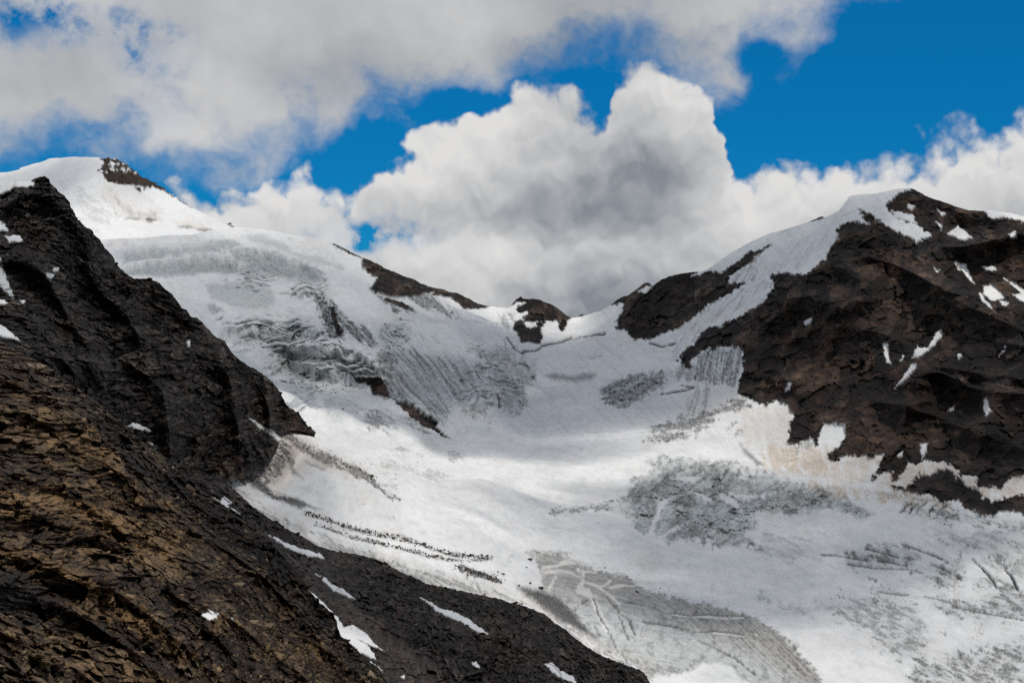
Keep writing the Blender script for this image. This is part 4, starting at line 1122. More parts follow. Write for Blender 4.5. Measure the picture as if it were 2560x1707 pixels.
def dirt(poly, amt, soft=8, w1=5, w2=8, deg=None, al=90, ac=6, lo=-.25, hi=.2, seed=70, key='dirt'):
    m = s.mask(poly, soft=soft * 2.0, w1=w1, w2=w2)
    if deg is not None:
        sx = s.streak(deg, al, ac * 2.1, 5, seed)
        m = smooth(0, .5, m) * smooth(lo, hi, sx + (m - .9) * .55 + .16 * s.n0) * np.clip(.86 + .55 * s.n0 + .35 * s.n1, .2, 1.15)
    s.at[key] = np.maximum(s.at[key], m * amt)
    return m


for pl, a_ in ((K(1, 860, 545, 880, 530, 960, 540, 920, 552), .75), (K(1, 985, 545, 1010, 530, 1070, 550, 1030, 565), .9), (K(1, 1220, 600, 1300, 590, 1330, 605, 1280, 612), .8), (K(1, 1340, 605, 1440, 600, 1460, 612, 1400, 620), .7)):
    dirt(pl, a_, soft=2.5, w1=2, w2=1)
dirt(K(1, 730, 300, 800, 380, 900, 470, 1080, 480, 1100, 540, 900, 540, 800, 480, 740, 400), .35, soft=10, key='tan')
dirt(K(1, 750, 350, 900, 460, 1080, 500, 1100, 540, 900, 540, 800, 460), .30, soft=10, deg=60, al=40, ac=5)
dirt(K(1, 400, 270, 550, 320, 700, 400, 820, 480, 840, 540, 640, 600, 560, 540, 480, 400), .25, soft=16, deg=35, al=40, ac=6)
dirt(K(1, 1150, 540, 1400, 580, 1430, 610, 1250, 600), .35, soft=6, key='tan')
hr = fbm3(s.P, 320, 3, .5, 211) * 16 * (1 - rock) + fbm3(s.P, 60, 3, .55, 213) * 3 * (1 - rock)
q = s.P[rock > .02]
hr[rock > .02] += rock[rock > .02] * (fbm3(q, 40, 4, .6, 215, 'ridge') * 16 - 3)
at['tone'][rock > .02] = .25
s.push(hr)
s.flat = rock > .4
s.cls = (rock > .5).astype(np.int32)
sheet_objects(SD, {0: dict(name='snow_peak', props=dict(kind='structure', label='broad white snow peak far behind the ice dome on the left', category='snow peak')),
                   1: dict(name='summit_rocks', parent=0)}, M_FAR, skirt=(30, 100, 250, 450), drop=(.05, .3, .6, .8))


# ================================================================== rock relief of the near slopes
def crag(P, wl, dip=32, seed=300):
    """broken, layered rock: blocks of three sizes lengthened along a dip to the right; height in units of wl, tone"""
    a = math.radians(dip)
    sx = P[..., 0] * math.cos(a) - P[..., 2] * math.sin(a)
    sn = P[..., 0] * math.sin(a) + P[..., 2] * math.cos(a)
    Q = np.stack([sx / 1.6, P[..., 1] * .13, sn], -1)
    E = P * np.array([1, .13, 1])
    wv = np.stack([fbm3(E, wl * 3, 2, .5, seed + k) for k in (0, 1, 2)], -1) * wl * 1.1
    b = fbm3(E, wl * 10, 5, .55, seed + 3, 'billow')
    v1, e1, r1 = facets(Q + wv, wl * 2.2, seed + 5)
    v2, e2, r2 = facets(Q + wv * .7, wl * .9, seed + 6)
    v3, e3, r3 = facets(Q + wv * .4, wl * .4, seed + 7)
    f = fbm3(E, wl * .35, 3, .6, seed + 23)
    g = smooth(-.3, .2, fbm3(E, wl * 8, 2, .5, seed + 29))
    small = v2 * .36 * (.35 + .65 * g) + v3 * .20 + f * .12 - .12 * (1 - smooth(0, .08, e1))
    small = small * 1.5
    loose = smooth(.10, .32, fbm3(E, wl * 14, 3, .55, seed + 31))
    small = small * (1 - .6 * loose)
    h = wl * (b * .9 + v1 * 1.2 * (.25 + .75 * g) * (1 - .75 * loose) + small)
    tone = np.clip(r1 * .20 + r2 * .26 + r3 * .24 + f * .5, -1, 1)
    return h, wl * small, tone


def patches(s, items, start, group):
    tb = {}
    pm = np.zeros(s.U.shape, np.float32)
    for i, (pl, lab) in enumerate(items):
        m = s.mask(pl, soft=1.6, w1=2.0, w2=1.0)
        pm = np.maximum(pm, m)
        s.cls[m > .5] = start + i
        tb[start + i] = dict(name='snow_patch', props=dict(label=lab, category='snow patch', group=group))
    return pm, tb


# ------------------------------------------------------------------ left spur
SA1 = Sheet(TOPA1, BOTA1, -150, 788, 1.9, 330, DA1, 9, jag=5.0, jag_wl=16)
s = SA1
at = s.at
rk_h, rk_s, tone = crag(s.P, 3.6, 34, 300)
ribs = fbm3(np.stack([s.P[..., 0], s.P[..., 1] * .5, s.P[..., 2] * .5], -1), 70, 3, .5, 309, 'ridge') - .4
crest = smooth(0, 60, s.V - poly_y(TOPA1, s.U))
foot = smooth(0, 50, poly_y(BOTA1, s.U) - s.V) * smooth(790, 700, s.U)
at['tone'] = tone.astype(np.float32)
at['warm'] = (smooth(0, .5, fbm2(s.U, s.V, 150, 4, .55, 305)) * .45).astype(np.float32)
for pl, a_ in ((K(4, 1300, 700, 1550, 780, 1650, 900, 1500, 920, 1350, 820), .8), (K(4, 1950, 480, 2120, 600, 2000, 570, 1800, 500), .8), (K(4, 0, 380, 300, 520, 500, 650, 400, 700, 0, 560), .5), (K(4, 1550, 250, 1900, 450, 1750, 560, 1600, 420), .5)):
    at['warm'] = np.maximum(at['warm'], s.mask(pl, soft=25, w1=8, w2=12) * a_)
PA1 = [
    (np.concatenate([[(-160, 440), (60, 430)], K(8, 380, 120, 500, 140, 500, 205, 380, 225, 220, 232, 180, 245, 80, 300, 0, 335), [(-160, 560)]]), 'snow shelf behind the pinnacle at the top of the left spur'),
    (K(8, -300, 620, 0, 700, 60, 740, 135, 862, 0, 858, -300, 850), 'snow wedge at the left edge below the snow shelf'),
    (K(8, 75, 940, 160, 925, 290, 925, 310, 970, 350, 1005, 290, 1032, 210, 1012, 130, 1032, 108, 990), 'ragged snow patch near the left edge, upper spur'),
    (K(8, 775, 1380, 842, 1388, 822, 1442, 758, 1448), 'upper of two small snow scraps left of the spur crest'),
    (K(8, 665, 1480, 795, 1472, 785, 1500, 722, 1570, 690, 1530), 'lower of two small snow scraps left of the spur crest'),
    (K(1, -200, 760, 0, 806, 30, 900, 72, 1020, 98, 1092, 60, 1065, 0, 995, -200, 960), 'bluish ice tongue at the left edge of the spur'),
    (K(1, -100, 1080, 0, 1088, 62, 1120, 0, 1127, -100, 1127), 'thin snow scrap at the left edge under the ice tongue'),
    (K(1, -200, 1230, 0, 1268, 60, 1308, 128, 1372, 40, 1352, 0, 1342, -200, 1320), 'snow wedge at the left edge above the brown slope'),
    (K(1, 136, 1098, 177, 1105, 150, 1120), 'tiny snow fleck beside the bluish ice tongue'),
    (K(1, 1277, 1380, 1302, 1372, 1298, 1412, 1280, 1408), 'single white snow fleck high on the middle of the spur'),
    (K(4, 868, 592, 900, 568, 960, 578, 1045, 627, 960, 612), 'bright snow patch in the hollow below the spur'),
    (K(4, 1012, 698, 1040, 706, 1068, 748, 1050, 735), 'thin snow dash just right below the hollow patch'),
    (K(4, 1698, 532, 1760, 560, 1850, 612, 1912, 662, 1990, 700, 1960, 720, 1900, 690, 1850, 650, 1760, 592), 'narrow snow strip climbing left along the foot of the spur'),
]
pm, tb = patches(s, PA1, 100, 'snow patches on the left spur')
at['snow'] = pm
at['ice'][s.cls == 105] = .55
s.push_away((ribs * 55 * crest + rk_h * 2.7 - rk_s * pm * 2.5) * (.15 + .85 * foot))
s.push((rk_s * .25 * (1 - pm) + pm * .6) * foot)
s.flat = pm < .5
tb[0] = dict(name='rock_spur', props=dict(kind='structure', label='steep dark jagged rock spur falling from the upper left', category='rock spur'))
sheet_objects(SA1, tb, M_SPUR, skirt=(4, 12, 30, 70, 140), drop=(.3, .8, 1.1, 1.2, 1.3))

# ------------------------------------------------------------------ scree bank with moraine crest
TOPA3 = TOPA3_LINE
BOTA3 = [380, 1300, 500, 1360, 660, 1500, 760, 1640, 820, 1770, 1660, 1770]
DA3 = Depth([(430, 1150, 690), (545, 1194, 710), (680, 1298, 720), (825, 1374, 730), (1010, 1433, 720), (1194, 1485, 700), (1360, 1537, 670), (1500, 1640, 600), (1620, 1700, 560), (1660, 1760, 530), (700, 1400, 560), (800, 1500, 525), (900, 1600, 485),
             (1000, 1760, 430), (1200, 1700, 510), (1300, 1760, 480), (1100, 1550, 600), (500, 1250, 600), (600, 1450, 480), (800, 1700, 420), (1350, 1620, 575)], 50)
SA3 = Sheet(TOPA3, BOTA3, 380, 1656, 1.9, 230, DA3, 15, jag=4.0, jag_wl=16)
s = SA3
at = s.at
h, h_s, tone = crag(s.P, 2.3, 34, 330)
crest = smooth(0, 50, s.V - poly_y(TOPA3, s.U))
ribs = fbm3(s.P, 45, 3, .5, 339, 'ridge') - .4
scree = s.mask(K(5, 380, 760, 520, 850, 700, 900, 800, 1050, 950, 1200, 1150, 1330, 1250, 1450, 1350, 1600, 1000, 1600, 960, 1450, 780, 1200, 640, 1080, 560, 980, 400, 820), soft=25, w1=8, w2=15)
at['tone'] = (tone * (1 - .5 * scree) + .30 * scree).astype(np.float32)
at['warm'] = (smooth(.0, .5, fbm2(s.U, s.V, 130, 4, .55, 335)) * .6 * (1 - .6 * scree)).astype(np.float32)
PA3 = [
    (K(4, 1437, 1060, 1510, 1098, 1530, 1072, 1585, 1110, 1552, 1127, 1645, 1195, 1560, 1155, 1480, 1098), 'small forked snow patch below the tip of the snow tongue'),
    (K(4, 1825, 1328, 1900, 1356, 1980, 1396, 2100, 1436, 2200, 1466, 2218, 1493, 2100, 1474, 1980, 1430, 1890, 1370), 'long thin snow strip just under the moraine crest, upper left'),
    (K(5, 643, 963, 690, 982, 722, 1018, 790, 1046, 858, 1102, 800, 1080, 740, 1055, 698, 1014), 'thin curved snow strip across the scree above the big gully patch'),
    (K(5, 538, 1045, 582, 1032, 622, 1068, 702, 1138, 764, 1208, 792, 1258, 850, 1246, 920, 1296, 964, 1348, 1024, 1392, 930, 1356, 984, 1444, 900, 1404, 830, 1382, 768, 1352, 716, 1300, 756, 1290, 748, 1242, 688, 1184, 618, 1122), 'largest snow patch, long and branching, in the scree gully'),
    (K(5, 912, 1434, 950, 1452, 1012, 1502, 960, 1475), 'thin snow dash below the large gully patch'),
    (K(5, 1222, 1097, 1270, 1117, 1332, 1155, 1420, 1176, 1492, 1216, 1562, 1268, 1608, 1304, 1540, 1284, 1440, 1226, 1310, 1170, 1285, 1142), 'long slanting snow strip on the right part of the scree bank'),
    (K(5, 1502, 1448, 1532, 1452, 1548, 1482, 1514, 1472), 'tiny snow fleck at the lower right of the scree bank'),
    (K(5, 1102, 1530, 1132, 1522, 1134, 1548), 'tiny snow fleck at the bottom of the scree gully'),
    (K(6, 382, 1452, 430, 1447, 482, 1498, 562, 1528, 575, 1575, 500, 1545, 430, 1505), 'snow strip at the bottom edge of the scree bank'),
]
pm, tb = patches(s, PA3, 100, 'snow patches on the scree bank')
at['snow'] = pm
s.push_away(ribs * 10 * crest + (h - h_s * pm) * 2.2 * (1 - .7 * scree))
s.push(h_s * .25 * (1 - pm) * (1 - .6 * scree) + pm * .3 + scree * (1 - pm) * fbm3(s.P * np.array([1, .15, 1]), 1.2, 3, .6, 341) * .25)
s.flat = pm < .5
tb[0] = dict(name='scree_bank', props=dict(kind='structure', label='dark grey-brown scree bank with a moraine crest beside the glacier', category='scree slope'))
sheet_objects(SA3, tb, M_SCREE, skirt=(3, 9, 22, 50, 110), drop=(.5, .8, 1.0, 1.0, 1.0))

# ------------------------------------------------------------------ near slope
TOPA2 = [-150, 765, 0, 850, 50, 880, 100, 905, 150, 937, 200, 975, 303, 1045, 330, 1085, 380, 1120, 430, 1160, 470, 1190, 500, 1226, 545, 1252, 590, 1289, 635, 1325, 667, 1343, 694, 1374, 725, 1410, 755, 1444, 765, 1469, 789, 1496,
         834, 1532, 845, 1562, 855, 1590, 906, 1636, 951, 1672, 970, 1707, 1010, 1765]
DA2 = Depth([(0, 850, 420), (200, 975, 430), (330, 1085, 440), (500, 1222, 450), (667, 1343, 450), (762, 1444, 440), (834, 1532, 420), (950, 1672, 380), (1000, 1760, 360), (0, 1760, 135), (300, 1760, 180), (600, 1760, 250), (0, 1400, 225),
             (0, 1100, 320), (300, 1400, 275), (600, 1500, 330), (-150, 800, 420), (-150, 1760, 115), (300, 1150, 380), (500, 1350, 370)], 50)
SA2 = Sheet(TOPA2, [-150, 1775, 1010, 1775], -150, 1004, 2.2, 600, DA2, 17, jag=5.0, jag_wl=18)
s = SA2
at = s.at
h, h_s, tone = crag(s.P, 2.7, 31, 360)
h2, h2_s, tone2 = crag(s.P, 1.15, 31, 380)
h2 *= .6
h2_s *= .6
crest = smooth(0, 60, s.V - poly_y(TOPA2, s.U))
ribs = fbm3(s.P, 40, 3, .5, 369, 'ridge') - .4
scree2 = s.mask(K(5, 30, 1020, 250, 1080, 420, 1200, 560, 1330, 700, 1420, 850, 1500, 950, 1600, 300, 1600, 250, 1400, 100, 1250, 0, 1100), soft=30, w1=8, w2=20) * .75
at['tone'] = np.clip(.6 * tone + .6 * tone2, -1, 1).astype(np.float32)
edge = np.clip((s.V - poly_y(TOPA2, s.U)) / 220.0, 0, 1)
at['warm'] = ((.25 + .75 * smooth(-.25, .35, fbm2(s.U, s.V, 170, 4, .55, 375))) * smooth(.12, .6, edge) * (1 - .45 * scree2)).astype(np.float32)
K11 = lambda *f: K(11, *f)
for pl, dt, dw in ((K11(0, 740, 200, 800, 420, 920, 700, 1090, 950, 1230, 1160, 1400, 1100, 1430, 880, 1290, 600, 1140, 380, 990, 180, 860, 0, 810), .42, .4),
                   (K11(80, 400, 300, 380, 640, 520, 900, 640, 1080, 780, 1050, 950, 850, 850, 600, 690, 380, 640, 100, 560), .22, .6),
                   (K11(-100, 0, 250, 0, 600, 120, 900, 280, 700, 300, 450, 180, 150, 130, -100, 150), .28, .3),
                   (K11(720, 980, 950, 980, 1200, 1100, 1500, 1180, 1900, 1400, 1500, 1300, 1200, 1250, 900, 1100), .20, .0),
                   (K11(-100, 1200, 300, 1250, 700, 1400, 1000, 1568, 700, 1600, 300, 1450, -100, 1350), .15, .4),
                   (K11(-100, 930, 220, 990, 420, 1170, 250, 1180, -100, 1130), -.7, -.5), (K11(350, 830, 560, 850, 900, 980, 700, 1000, 450, 930), -.35, -.3),  # first outline: shade of the black hollow painted into the rock tone
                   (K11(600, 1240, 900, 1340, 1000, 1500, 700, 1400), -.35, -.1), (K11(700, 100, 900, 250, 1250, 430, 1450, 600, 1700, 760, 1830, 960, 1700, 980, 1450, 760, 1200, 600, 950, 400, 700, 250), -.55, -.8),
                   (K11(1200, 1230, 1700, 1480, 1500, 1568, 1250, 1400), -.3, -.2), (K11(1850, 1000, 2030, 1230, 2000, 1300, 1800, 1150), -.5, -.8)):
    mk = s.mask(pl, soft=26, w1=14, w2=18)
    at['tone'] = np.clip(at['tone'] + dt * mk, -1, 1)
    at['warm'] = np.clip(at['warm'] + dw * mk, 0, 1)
PA2 = [(K(5, 2, 1192, 50, 1166, 112, 1180, 72, 1222, 40, 1217), 'bright snow patch alone on the brown near slope'),
       (K(5, 166, 1203, 192, 1208, 180, 1220), 'tiny snow fleck right of the bright patch on the near slope')]
pm, tb = patches(s, PA2, 100, 'snow patches on the near slope')
at['snow'] = pm
s.push_away(ribs * 12 * crest + (h - h_s * pm) * 2.6 * (1 - .6 * scree2) + (h2 - h2_s * pm) * 1.5)
s.push((h_s * .2 + h2_s * .15) * (1 - pm) + pm * .15)
s.flat = pm < .5
tb[0] = dict(name='rock_slope', props=dict(kind='structure', label='near slope of broken brown and golden rock at lower left', category='rock slope'))
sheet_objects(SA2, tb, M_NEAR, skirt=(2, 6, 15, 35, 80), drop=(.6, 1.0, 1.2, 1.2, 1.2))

# ------------------------------------------------------------------ stones
def stone_mesh(seed):
    """an angular broken block, about two units long"""
    import bmesh
    r = np.random.default_rng(seed)
    bm = bmesh.new()
    sc = np.array([1.0, .55 + .35 * r.random(), .38 + .3 * r.random()])
    for _ in range(13):
        p = r.normal(size=3)
        p = p / np.abs(p).max() ** .6 * .62
        bm.verts.new(tuple(np.clip(p, -1, 1) * sc))
    res = bmesh.ops.convex_hull(bm, input=bm.verts)
    bmesh.ops.delete(bm, geom=[v for v in bm.verts if not v.link_faces], context='VERTS')
    bmesh.ops.triangulate(bm, faces=bm.faces)
    bm.normal_update()
    v = np.array([w.co[:] for w in bm.verts])
    bm.verts.index_update()
    f = np.array([[w.index for w in q.verts] for q in bm.faces])
    bm.free()
    return v, f


STONES = [stone_mesh(900 + i) for i in range(14)]


def rot_matrix(r):
    q = Vector((r.normal(), r.normal(), r.normal())).normalized()
    from mathutils import Matrix
    return np.array(Matrix.Rotation(r.random() * 6.28, 3, q))


def add_tris(name, co, tris, attrs, mat):
    me = bpy.data.meshes.new(name)
    me.vertices.add(len(co))
    me.vertices.foreach_set("co", np.ascontiguousarray(co, np.float32).ravel())
    n = len(tris)
    me.loops.add(n * 3)
    me.loops.foreach_set("vertex_index", np.ascontiguousarray(tris, np.int32).ravel())
    me.polygons.add(n)
    me.polygons.foreach_set("loop_start", np.arange(0, n * 3, 3, dtype=np.int32))
    me.update(calc_edges=True)
    for k, a in attrs.items():
        x = me.attributes.new(k, 'FLOAT', 'POINT')
        x.data.foreach_set("value", np.ascontiguousarray(a, np.float32))
    me.materials.append(mat)
    o = bpy.data.objects.new(name, me)
    COL.objects.link(o)
    return o


def scatter(name, sh, n, px_lo, px_hi, mat, label, seed, dens=None, power=2.4, keep=None):
    """loose stones lying on a landform, sizes given as they appear in the photograph"""
    r = np.random.default_rng(seed)
    wgt = np.ones(sh.U.shape) if dens is None else dens.copy()
    wgt = wgt * (sh.at['snow'] < .3)
    wgt[:6] *= .3
    vis = (sh.U > -30) & (sh.U < 2590) & (sh.V < 1730)
    wgt = (wgt * vis).ravel()
    ids = r.choice(wgt.size, n, replace=False, p=wgt / wgt.sum())
    Pf, Df = sh.P.reshape(-1, 3), sh.D.ravel()
    wf = sh.at['warm'].ravel()
    cos, tris, tn, wm = [], [], [], []
    base = 0
    for i in ids:
        v, f = STONES[r.integers(len(STONES))]
        px = px_lo * (1 - r.random() * (1 - (px_lo / px_hi) ** power)) ** (-1 / power)
        rad = px * .5 * Df[i] / F0
        c = (v @ rot_matrix(r).T) * rad
        c[:, 2] *= .8
        cos.append(c + Pf[i] + np.array([0, 0, rad * .18]))
        tris.append(f + base)
        base += len(v)
        tn.append(np.full(len(v), np.clip(r.normal() * .38, -.8, .9)))
        wm.append(np.full(len(v), np.clip(wf[i] + r.normal() * .2, 0, 1)))
    o = add_tris(name, np.concatenate(cos), np.concatenate(tris), {'tone': np.concatenate(tn), 'warm': np.concatenate(wm), 'snow': np.zeros(base)}, mat)
    o['kind'] = 'stuff'
    o['label'] = label
    o['category'] = 'rubble'
    return o


scatter('rubble', SA2, 7000, 5, 60, M_NEAR, 'loose broken stones strewn over the near brown slope', 71, dens=.5 + scree2 + .6 * smooth(-.1, .4, fbm2(SA2.U, SA2.V, 90, 3, .5, 601)))
scatter('rubble', SA3, 5000, 4, 34, M_SCREE, 'loose dark stones strewn over the scree bank', 72)
scatter('rubble', SA1, 3000, 4, 26, M_SPUR, 'loose blocks lying on the ledges of the left spur', 73)

# boulders on the snow, each a thing of its own
MB = bpy.data.materials.new('boulder_rock')
MB.use_nodes = True
_T = NT(MB.node_tree)
_p = _T.n('ShaderNodeTexCoord').outputs['Object']
_c = _T.mix(_T.ramp(_T.noise(_p, 2.2, 6, .65), .35, .68), (.028, .023, .020, 1), (.12, .092, .072, 1))
_b = _T.n('ShaderNodeBump', {'Strength': .7, 'Distance': .3, 'Height': _T.noise(_p, 3.0, 6, .65)})
_s = _T.n('ShaderNodeBsdfPrincipled', {'Base Color': _c, 'Roughness': .9, 'Normal': _b.outputs[0]})
_T.t.links.new(_s.outputs[0], _T.n('ShaderNodeOutputMaterial').inputs[0])

BOULDER_MESH = []
for k in range(10):
    import bmesh
    bm = bmesh.new()
    bmesh.ops.create_icosphere(bm, subdivisions=2, radius=1.0)
    co = np.array([w.co[:] for w in bm.verts])
    r = np.random.default_rng(40 + k)
    for _ in range(9):                                    # knock flat faces off the block
        nrm = r.normal(size=3)
        nrm /= np.linalg.norm(nrm)
        lim = .45 + .3 * r.random()
        dd = co @ nrm
        co = co - np.outer(np.maximum(dd - lim, 0), nrm)
    co = co * (1 + .10 * fbm3(co + k * 7, .7, 3, .6, 700 + k))[:, None] * np.array([1.25, .85, .75])
    for w, c in zip(bm.verts, co):
        w.co = c
    me = bpy.data.meshes.new('boulder')
    bm.to_mesh(me)
    bm.free()
    me.materials.append(MB)
    BOULDER_MESH.append(me)



def ground4(u, v):
    j = int(round((u - S4.U[0, 0]) / (S4.U[0, 1] - S4.U[0, 0])))
    i = int(np.argmin(np.abs(S4.V[:, j] - v)))
    return S4.P[i, j], S4.D[i, j]


def boulder(u, v, wpx, label, group=None):
    g, d_ = ground4(u, v)
    r = rng
    o = bpy.data.objects.new('boulder', BOULDER_MESH[int(r.integers(10))])
    rad = wpx * .5 * d_ / F0 / 1.15
    o.scale = (rad * r.uniform(.9, 1.1), rad * r.uniform(.8, 1.1), rad * r.uniform(.7, 1.0))
    o.rotation_euler = (r.uniform(-.25, .25), r.uniform(-.25, .25), r.uniform(0, 6.28))
    o.location = (g[0], g[1], g[2] + rad * .30)
    o['label'] = label
    o['category'] = 'boulder'
    if group:
        o['group'] = group
    COL.objects.link(o)


def B(x, y, w, label, group=None):
    p_ = K(9, x, y)[0]
    boulder(p_[0], p_[1], w / 4.48, label, group)


B(1460, 672, 85, 'big lone brown boulder on the snow above the dendritic ice fan')
B(1590, 962, 100, 'largest boulder, brown and flat-topped, at the head of the black debris tongue')
B(1420, 752, 28, 'small dark boulder just below the big lone boulder')
B(1165, 808, 52, 'flat dark slab lying alone on snow left of the debris tongue')
B(1110, 788, 42, 'thin dark slab just left of the flat slab')
B(1030, 632, 36, 'dark boulder at the right tip of the boulder moraine')
B(775, 688, 36, 'dark boulder just below the right end of the boulder moraine')
B(1190, 878, 32, 'small dark boulder between the flat slab and the debris tongue')
B(540, 572, 36, 'pointed boulder standing proud on the moraine crest')
B(1340, 937, 54, 'dark boulder on the left corner of the black debris tongue')
B(1475, 912, 52, 'dark boulder left above the largest boulder')
B(1365, 1168, 50, 'brown boulder perched on the scree crest beside the glacier')
B(940, 1055, 40, 'small brown boulder on the scree crest left of the perched one')
boulder(980, 1349, 18, 'dark boulder alone just below the boulder moraine')
boulder(868, 1309, 17, 'brown boulder on the upper part of the boulder moraine')
boulder(1593, 1480, 14, 'dark boulder in the brown upper edge of the ice fan')
boulder(909, 1261, 6, 'tiny lone stone out on the bright snowfield')
boulder(977, 1298, 6, 'tiny stone right below the lone stone on the bright snowfield')
boulder(980, 1253, 7, 'tiny pair stone at the lower end of the brown rubble streak')
boulder(1651, 1463, 6, 'tiny stone on the snow rim above the ice fan, left of two')
boulder(1673, 1468, 6, 'tiny stone on the snow rim above the ice fan, right of two')
boulder(1514, 1414, 7, 'tiny stone on the bright snow rim right of the white veins')
def line_rubble(lines, seed, label):
    r = np.random.default_rng(seed)
    cos, tris, tn = [], [], []
    base = 0
    for ln, n_, jit, lo, hi in lines:
        cum = np.concatenate([[0], np.cumsum(np.linalg.norm(np.diff(ln, axis=0), axis=1))])
        for _ in range(n_):
            t = r.random() * cum[-1]
            x = np.interp(t, cum, ln[:, 0]) + r.normal() * jit * 1.6
            y = np.interp(t, cum, ln[:, 1]) + r.normal() * jit
            g, d_ = ground4(x, y)
            v, f = STONES[r.integers(len(STONES))]
            rad = min(lo * (1 - r.random() * .97) ** -.5, hi) * .5 * d_ / F0
            cos.append((v @ rot_matrix(r).T) * rad + g + np.array([0, 0, rad * .2]))
            tris.append(f + base)
            base += len(v)
            tn.append(np.full(len(v), r.normal() * .3))
    o = add_tris('rubble', np.concatenate(cos), np.concatenate(tris), {'tone': np.concatenate(tn), 'warm': np.full(base, .25), 'snow': np.zeros(base)}, M_SCREE)
    o['kind'] = 'stuff'
    o['label'] = label
    o['category'] = 'rubble'


M1 = K(5, 600, 625, 700, 645, 830, 685, 900, 715, 1000, 748, 1130, 785, 1250, 825, 1370, 855, 1480, 860, 1600, 868)
M2 = K(5, 655, 680, 760, 712, 870, 745, 970, 778, 1080, 815, 1180, 845, 1290, 880, 1400, 900)
line_rubble([(M1, 800, 2.8, 2.8, 10), (M2, 520, 2.4, 2.6, 8), (K(5, 1420, 930, 1500, 955, 1580, 975, 1660, 998), 520, 4.5, 2.6, 8), (K(5, 480, 185, 600, 250, 700, 305, 800, 355, 900, 405, 980, 470), 420, 4.0, 2.0, 6),
             (K(5, 230, 420, 330, 440, 430, 530, 560, 560), 260, 3.0, 2.0, 6), (K(0, 560, 1192, 640, 1185, 690, 1140, 715, 1085), 350, 7.0, 2.5, 9), (K(5, 1370, 890, 1450, 890, 1560, 875, 1620, 870), 120, 2.5, 2.0, 5),
             (K(6, 300, 1000, 420, 1060, 520, 1130, 620, 1230), 700, 9.0, 1.8, 4.5), (K(6, 300, 800, 560, 830, 900, 930, 1100, 1040, 1550, 1150, 1900, 1370), 160, 9.0, 1.8, 5)],
            77, 'small dark stones of the moraine lines and debris on the snow')
rows_ = [(M1, 36, 4.0, 'upper moraine line', 'boulders of the upper moraine line'),
         (M2, 22, 3.5, 'lower moraine line', 'boulders of the lower moraine line'),
         (K(5, 1420, 930, 1500, 955, 1580, 975, 1660, 998), 14, 5.5, 'rubble heap at the moraine end', 'stones of the rubble heap'),
         (K(5, 480, 185, 600, 250, 700, 305, 800, 355, 900, 405, 980, 470), 14, 5.0, 'brown rubble streak below the spur tip', 'stones of the rubble streak')]
WORDS = ['first', 'second', 'third', 'fourth', 'fifth', 'sixth', 'seventh', 'eighth', 'ninth', 'tenth', 'eleventh', 'twelfth', 'thirteenth', 'fourteenth', 'fifteenth', 'sixteenth', 'seventeenth', 'eighteenth', 'nineteenth', 'twentieth']
WORDS += ['twenty-' + w_ for w_ in WORDS[:9]] + ['thirtieth'] + ['thirty-' + w_ for w_ in WORDS[:9]]
for ln, n_, jit, lab, grp in rows_:
    cum = np.concatenate([[0], np.cumsum(np.linalg.norm(np.diff(ln, axis=0), axis=1))])
    spots = []
    for k in range(n_):
        t = (k + .15 + .7 * rng.random()) / n_ * cum[-1]
        spots.append((np.interp(t, cum, ln[:, 0]), np.interp(t, cum, ln[:, 1]) + rng.normal() * jit * .8, min(6.5 * (1 - rng.random() * .97) ** -.35, 18)))
    for k, (x, y, sz) in enumerate(sorted(spots)):
        boulder(x, y, sz, '%s dark boulder from the left along the %s' % (WORDS[k], lab), grp)


def boulder_on(sh, u, v, wpx, label):
    i_ = np.argmin((sh.U - u) ** 2 + (sh.V - v) ** 2)
    g, d_ = sh.P.reshape(-1, 3)[i_], sh.D.ravel()[i_]
    o = bpy.data.objects.new('boulder', BOULDER_MESH[int(rng.integers(10))])
    rad = wpx * .5 * d_ / F0 / 1.15
    o.scale = (rad, rad * .9, rad * .75)
    o.rotation_euler = (rng.uniform(-.2, .2), .45 + rng.uniform(-.2, .2), rng.uniform(-.5, .5))
    o.location = (g[0], g[1] - rad * .4, g[2] + rad * .25)
    o['label'] = label
    o['category'] = 'boulder'
    COL.objects.link(o)


boulder_on(SA2, 553, 1524, 32, 'tan rounded boulder just right of the bright snow patch on the near slope')
boulder_on(SA2, 722, 1632, 26, 'grey-brown slab low on the near slope, left of an orange boulder')
boulder_on(SA2, 780, 1638, 24, 'orange-brown boulder near the bottom of the near slope')
boulder_on(SA2, 375, 1513, 26, 'rusty boulder in the middle of the near scree band')
boulder_on(SA2, 90, 1660, 60, 'large mossy brown boulder at the lower left corner')

# ------------------------------------------------------------------ clouds overhead, out of the picture, whose shadows lie on the ground
def cloud_material(density):
    mt = bpy.data.materials.new('cloud')
    mt.use_nodes = True
    T = NT(mt.node_tree)
    v = T.n('ShaderNodeVolumePrincipled', {'Color': (1, 1, 1, 1), 'Density': density, 'Anisotropy': .3})
    o = T.n('ShaderNodeOutputMaterial')
    T.t.links.new(v.outputs[0], o.inputs['Volume'])
    return mt


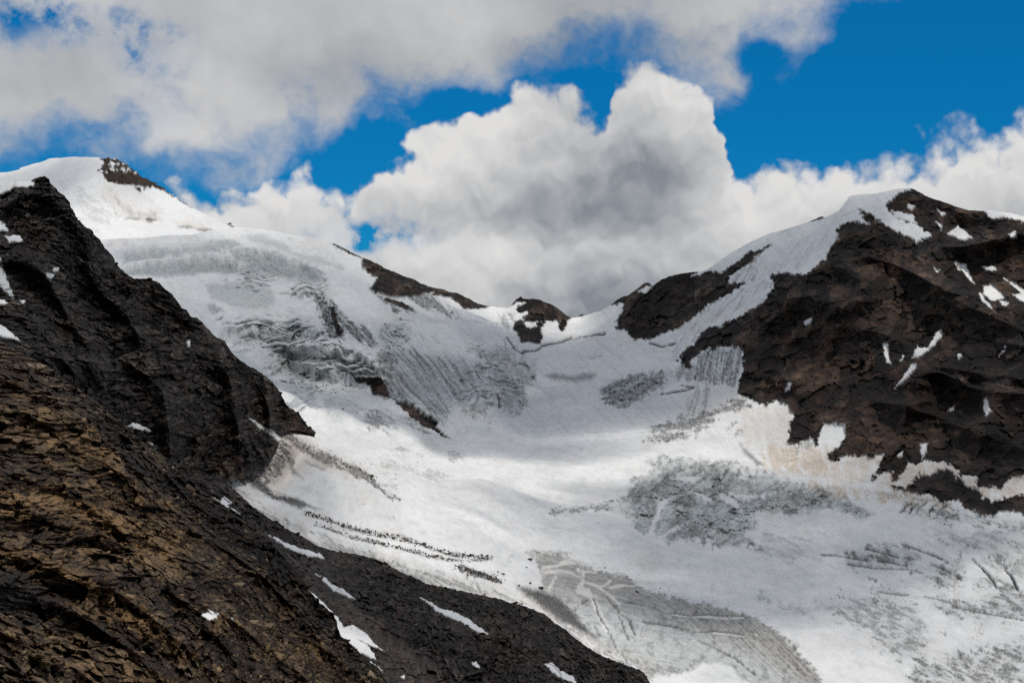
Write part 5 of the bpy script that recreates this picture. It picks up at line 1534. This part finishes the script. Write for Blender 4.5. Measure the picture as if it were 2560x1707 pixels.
def cloud(u, v, d, ax, ay, tau, up, rot=0.0, seed=0):
    """a flattened lumpy cloud standing between the sun and a spot on the ground"""
    import bmesh
    bm = bmesh.new()
    bmesh.ops.create_icosphere(bm, subdivisions=5, radius=1.0)
    co = np.array([w.co[:] for w in bm.verts])
    n = fbm3(co * np.array([1, 1, .2]) + seed * 3.1, .7, 4, .55, 500 + seed)
    co[:, :2] *= (1 + .5 * n)[:, None]
    co[:, 2] = co[:, 2] ** 3 * np.clip(1 + 1.3 * fbm3(co * np.array([1, 1, 0]) + seed * 1.7, .55, 3, .6, 530 + seed), .25, 2)
    cz = min(ax, ay) * .28
    for w, c in zip(bm.verts, co):
        w.co = (c[0] * ax, c[1] * ay, c[2] * cz)
    me = bpy.data.meshes.new('cloud')
    bm.to_mesh(me)
    bm.free()
    me.materials.append(cloud_material(tau / (2 * cz / SUN.z)))
    o = bpy.data.objects.new('cloud', me)
    g = unproject(np.array(float(u)), np.array(float(v)), d)
    o.location = Vector(g.tolist()) + SUN * up
    o.rotation_euler = (0, 0, math.radians(rot))
    o['kind'] = 'stuff'
    o['label'] = 'white cumulus cloud high overhead casting a shadow'
    o['category'] = 'cloud'
    COL.objects.link(o)
    return o


for i, c in enumerate([
    # icefall, dome and upper basin
    (800, 830, 3150, 950, 620, 1.35, 1900, 10), (1400, 930, 3250, 640, 560, 1.9, 1900, 0), (520, 650, 3600, 800, 420, .9, 2000, 0),
    (950, 1010, 2600, 560, 330, 2.3, 1700, 0), (1400, 1030, 2900, 520, 260, 2.2, 1700, 0), (1720, 980, 2950, 330, 300, 1.8, 1700, 0), (60, 500, 5100, 520, 420, 1.0, 2600, 0),
    # right mountain
    (1750, 720, 3400, 620, 520, 1.9, 1900, 0), (2120, 620, 3250, 380, 320, .8, 1900, 0), (2350, 950, 2450, 420, 380, .7, 1700, 0),
    # middle and right of the glacier
    (1950, 1310, 2050, 560, 340, 2.0, 1300, 20), (1900, 1480, 1700, 440, 220, 1.8, 1200, 30), (2350, 1560, 1500, 380, 240, .35, 1100, 0),
    # near slopes
    (350, 850, 850, 260, 260, 1.1, 800, 0), (900, 1480, 620, 260, 140, 1.5, 600, -20), (760, 1560, 400, 70, 110, .8, 420, 0), (1330, 1270, 2050, 110, 70, .6, 1300, 0), (1560, 1230, 2250, 160, 90, .7, 1300, 0), (1150, 1330, 1700, 90, 50, .35, 1200, 20),
]):
    cloud(*c, seed=i)
